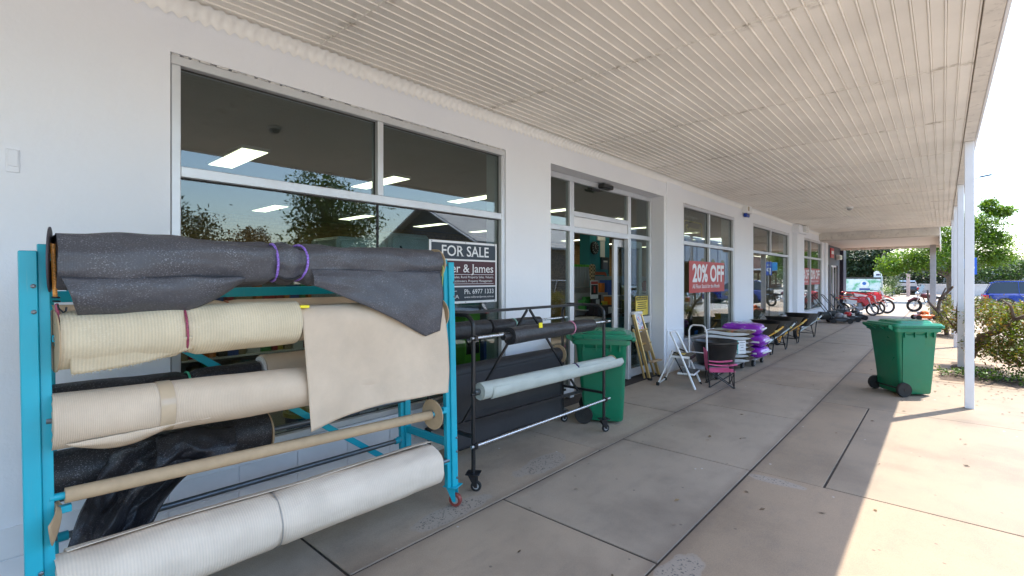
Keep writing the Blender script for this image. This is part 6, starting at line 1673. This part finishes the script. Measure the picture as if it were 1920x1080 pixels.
shelf((-4.3, 8.4, 0), 0, 3.0, 'stocked shelving seen through the open doorway', 1); shelf((-4.6, 2.6, 0), 0, 3.4, 'stocked shelving behind the large window', 2); shelf((-2.6, 13.0, 0), 0, 2.6, 'stocked shelving behind the second and third windows', 3); shelf((-3.0, 20.5, 0), 0, 3.2, 'stocked shelving behind the farthest window', 4); shelf((-1.6, 4.3, 0), R(-60), 1.6, 'stocked shelving at the right end behind the large window', 5)
shelf((-1.75, 9.4, 0), R(-20), 1.3, 'low stocked shelving beside the teal counter', 6)
s_ = shelf((-1.72, 8.45, 0), R(-15), 1.0, 'short stocked shelving just inside the doorway in front of the grey tubes', 9); s_.scale = (.8, 1, .80)
# things standing in the windows
pg_ = 'pails with yellow lids'
for i, (y, lb) in enumerate(((1.78, 'dark blue pail with a yellow lid in the large window, left one'), (2.16, 'dark blue pail with a yellow lid in the large window, right one'))):
    p_ = thing('pail', lb, 'pail', (-.27-.02*i, y, .30), 0, pg_); part('body', MB().lathe([(.115, 0), (.135, .26)], n=28), simple('pail_navy', (.02, .03, .12), .35), p_, 40); part('lid', MB().lathe([(.14, .25), (.148, .255), (.148, .285), (.13, .29), (.125, .30), (.02, .30)], n=28), simple('pail_yellow', (.85, .60, .02), .35), p_, 40)
dk = thing('window_platform', 'low display platform just inside the large window', 'platform', (-.45, 2.35, 0)); part('top', MB().box((-.33, -1.5, .26), (.33, 1.5, .30)), simple('platform_grey', (.25, .25, .25), .6), dk); part('front', MB().box((.29, -1.5, 0), (.33, 1.5, .259)), simple('platform_front', (.3, .3, .3), .6), dk)
bx_ = thing('stock_box', 'lime green carton low in the right end of the large window', 'box', (-.5, 3.75, .0)); part('carton', MB().box((-.15, -.12, .3), (.15, .12, 1.25), .005), simple('lime_box', (.25, .65, .05), .5), bx_); part('strip', MB().box((.151, -.1, .8), (.154, .1, 1.0)), blackplastic, bx_)
lt_ = thing('lattice_panel', 'black plastic lattice standing low inside the second window', 'lattice', (-.30, 9.35, .0))
for k in range(-9, 16):
    for s in (-1, 1):
        y0 = -.55+k*.075; pts = []
        # clip each slanting strip to the panel
        L_ = 1.05
        a0, a1 = (y0, .5), (y0+s*.6, 1.1)
        ts = [t_/24 for t_ in range(25) if -.55 <= a0[0]+(a1[0]-a0[0])*t_/24 <= .65]
        if len(ts) < 3: continue
        q0, q1 = ts[0], ts[-1]
        part('lattice_strip', MB().bar((.004*s, a0[0]+(a1[0]-a0[0])*q0, a0[1]+.6*q0), (.004*s, a0[0]+(a1[0]-a0[0])*q1, a0[1]+.6*q1), .02, .006, (1, 0, 0)), blackplastic, lt_)
tb_ = thing('display_table', 'pale timber topped display table inside the second window', 'table', (-.85, 9.6, 0)); part('table_top', MB().box((-.35, -.7, 1.10), (.35, .7, 1.14), .005), simple('pale_pine', (.62, .42, .20), .5), tb_)
for x in (-.3, .3):
    for y in (-.62, .62): part('leg', MB().box((x-.03, y-.03, 0), (x+.03, y+.03, 1.099)), darksteel, tb_)
m_ = mower((-.9, 10.6, .62), R(-60), 'red and orange mower raised on display inside the second window', mowerred, mowerorange, 'mowers on display in the windows')
pl = thing('display_plinth', 'black display block under the red mower in the second window', 'platform', (-.9, 10.6, 0)); part('block', MB().box((-.45, -.5, 0), (.45, .5, .61), .01), blackplastic, pl); part('price_card', MB().box((.451, -.1, .3), (.455, .1, .5)), simple('blue_card', (.02, .15, .5), .5), pl)

for i, (y0, y1, zt, lb) in enumerate(((2.45, 3.02, 2.08, 'tall pale display cabinet with a dark handle inside the large window, left one'), (3.06, 3.62, 2.16, 'tall pale display cabinet inside the large window, right one beside the sale board'))):
    cb = thing('display_cabinet', lb, 'cabinet', (-1.25, (y0+y1)/2, 0), 0, 'pale cabinets behind the large window'); hw = (y1-y0)/2
    part('body', MB().box((-.3, -hw, .02), (.3, hw, zt), .03), simple('cabinet_white', (.80, .83, .86), .35), cb); part('door', MB().box((.301, -hw+.02, .1), (.33, hw-.02, zt-.04), .025), simple('cabinet_door', (.72, .78, .82), .2), cb); part('handle', MB().tube([(.332, -hw+.12, zt-.75), (.37, -hw+.12, zt-.7), (.37, -hw+.12, zt-.2), (.332, -hw+.12, zt-.15)], .012, 8), blackplastic, cb, True)
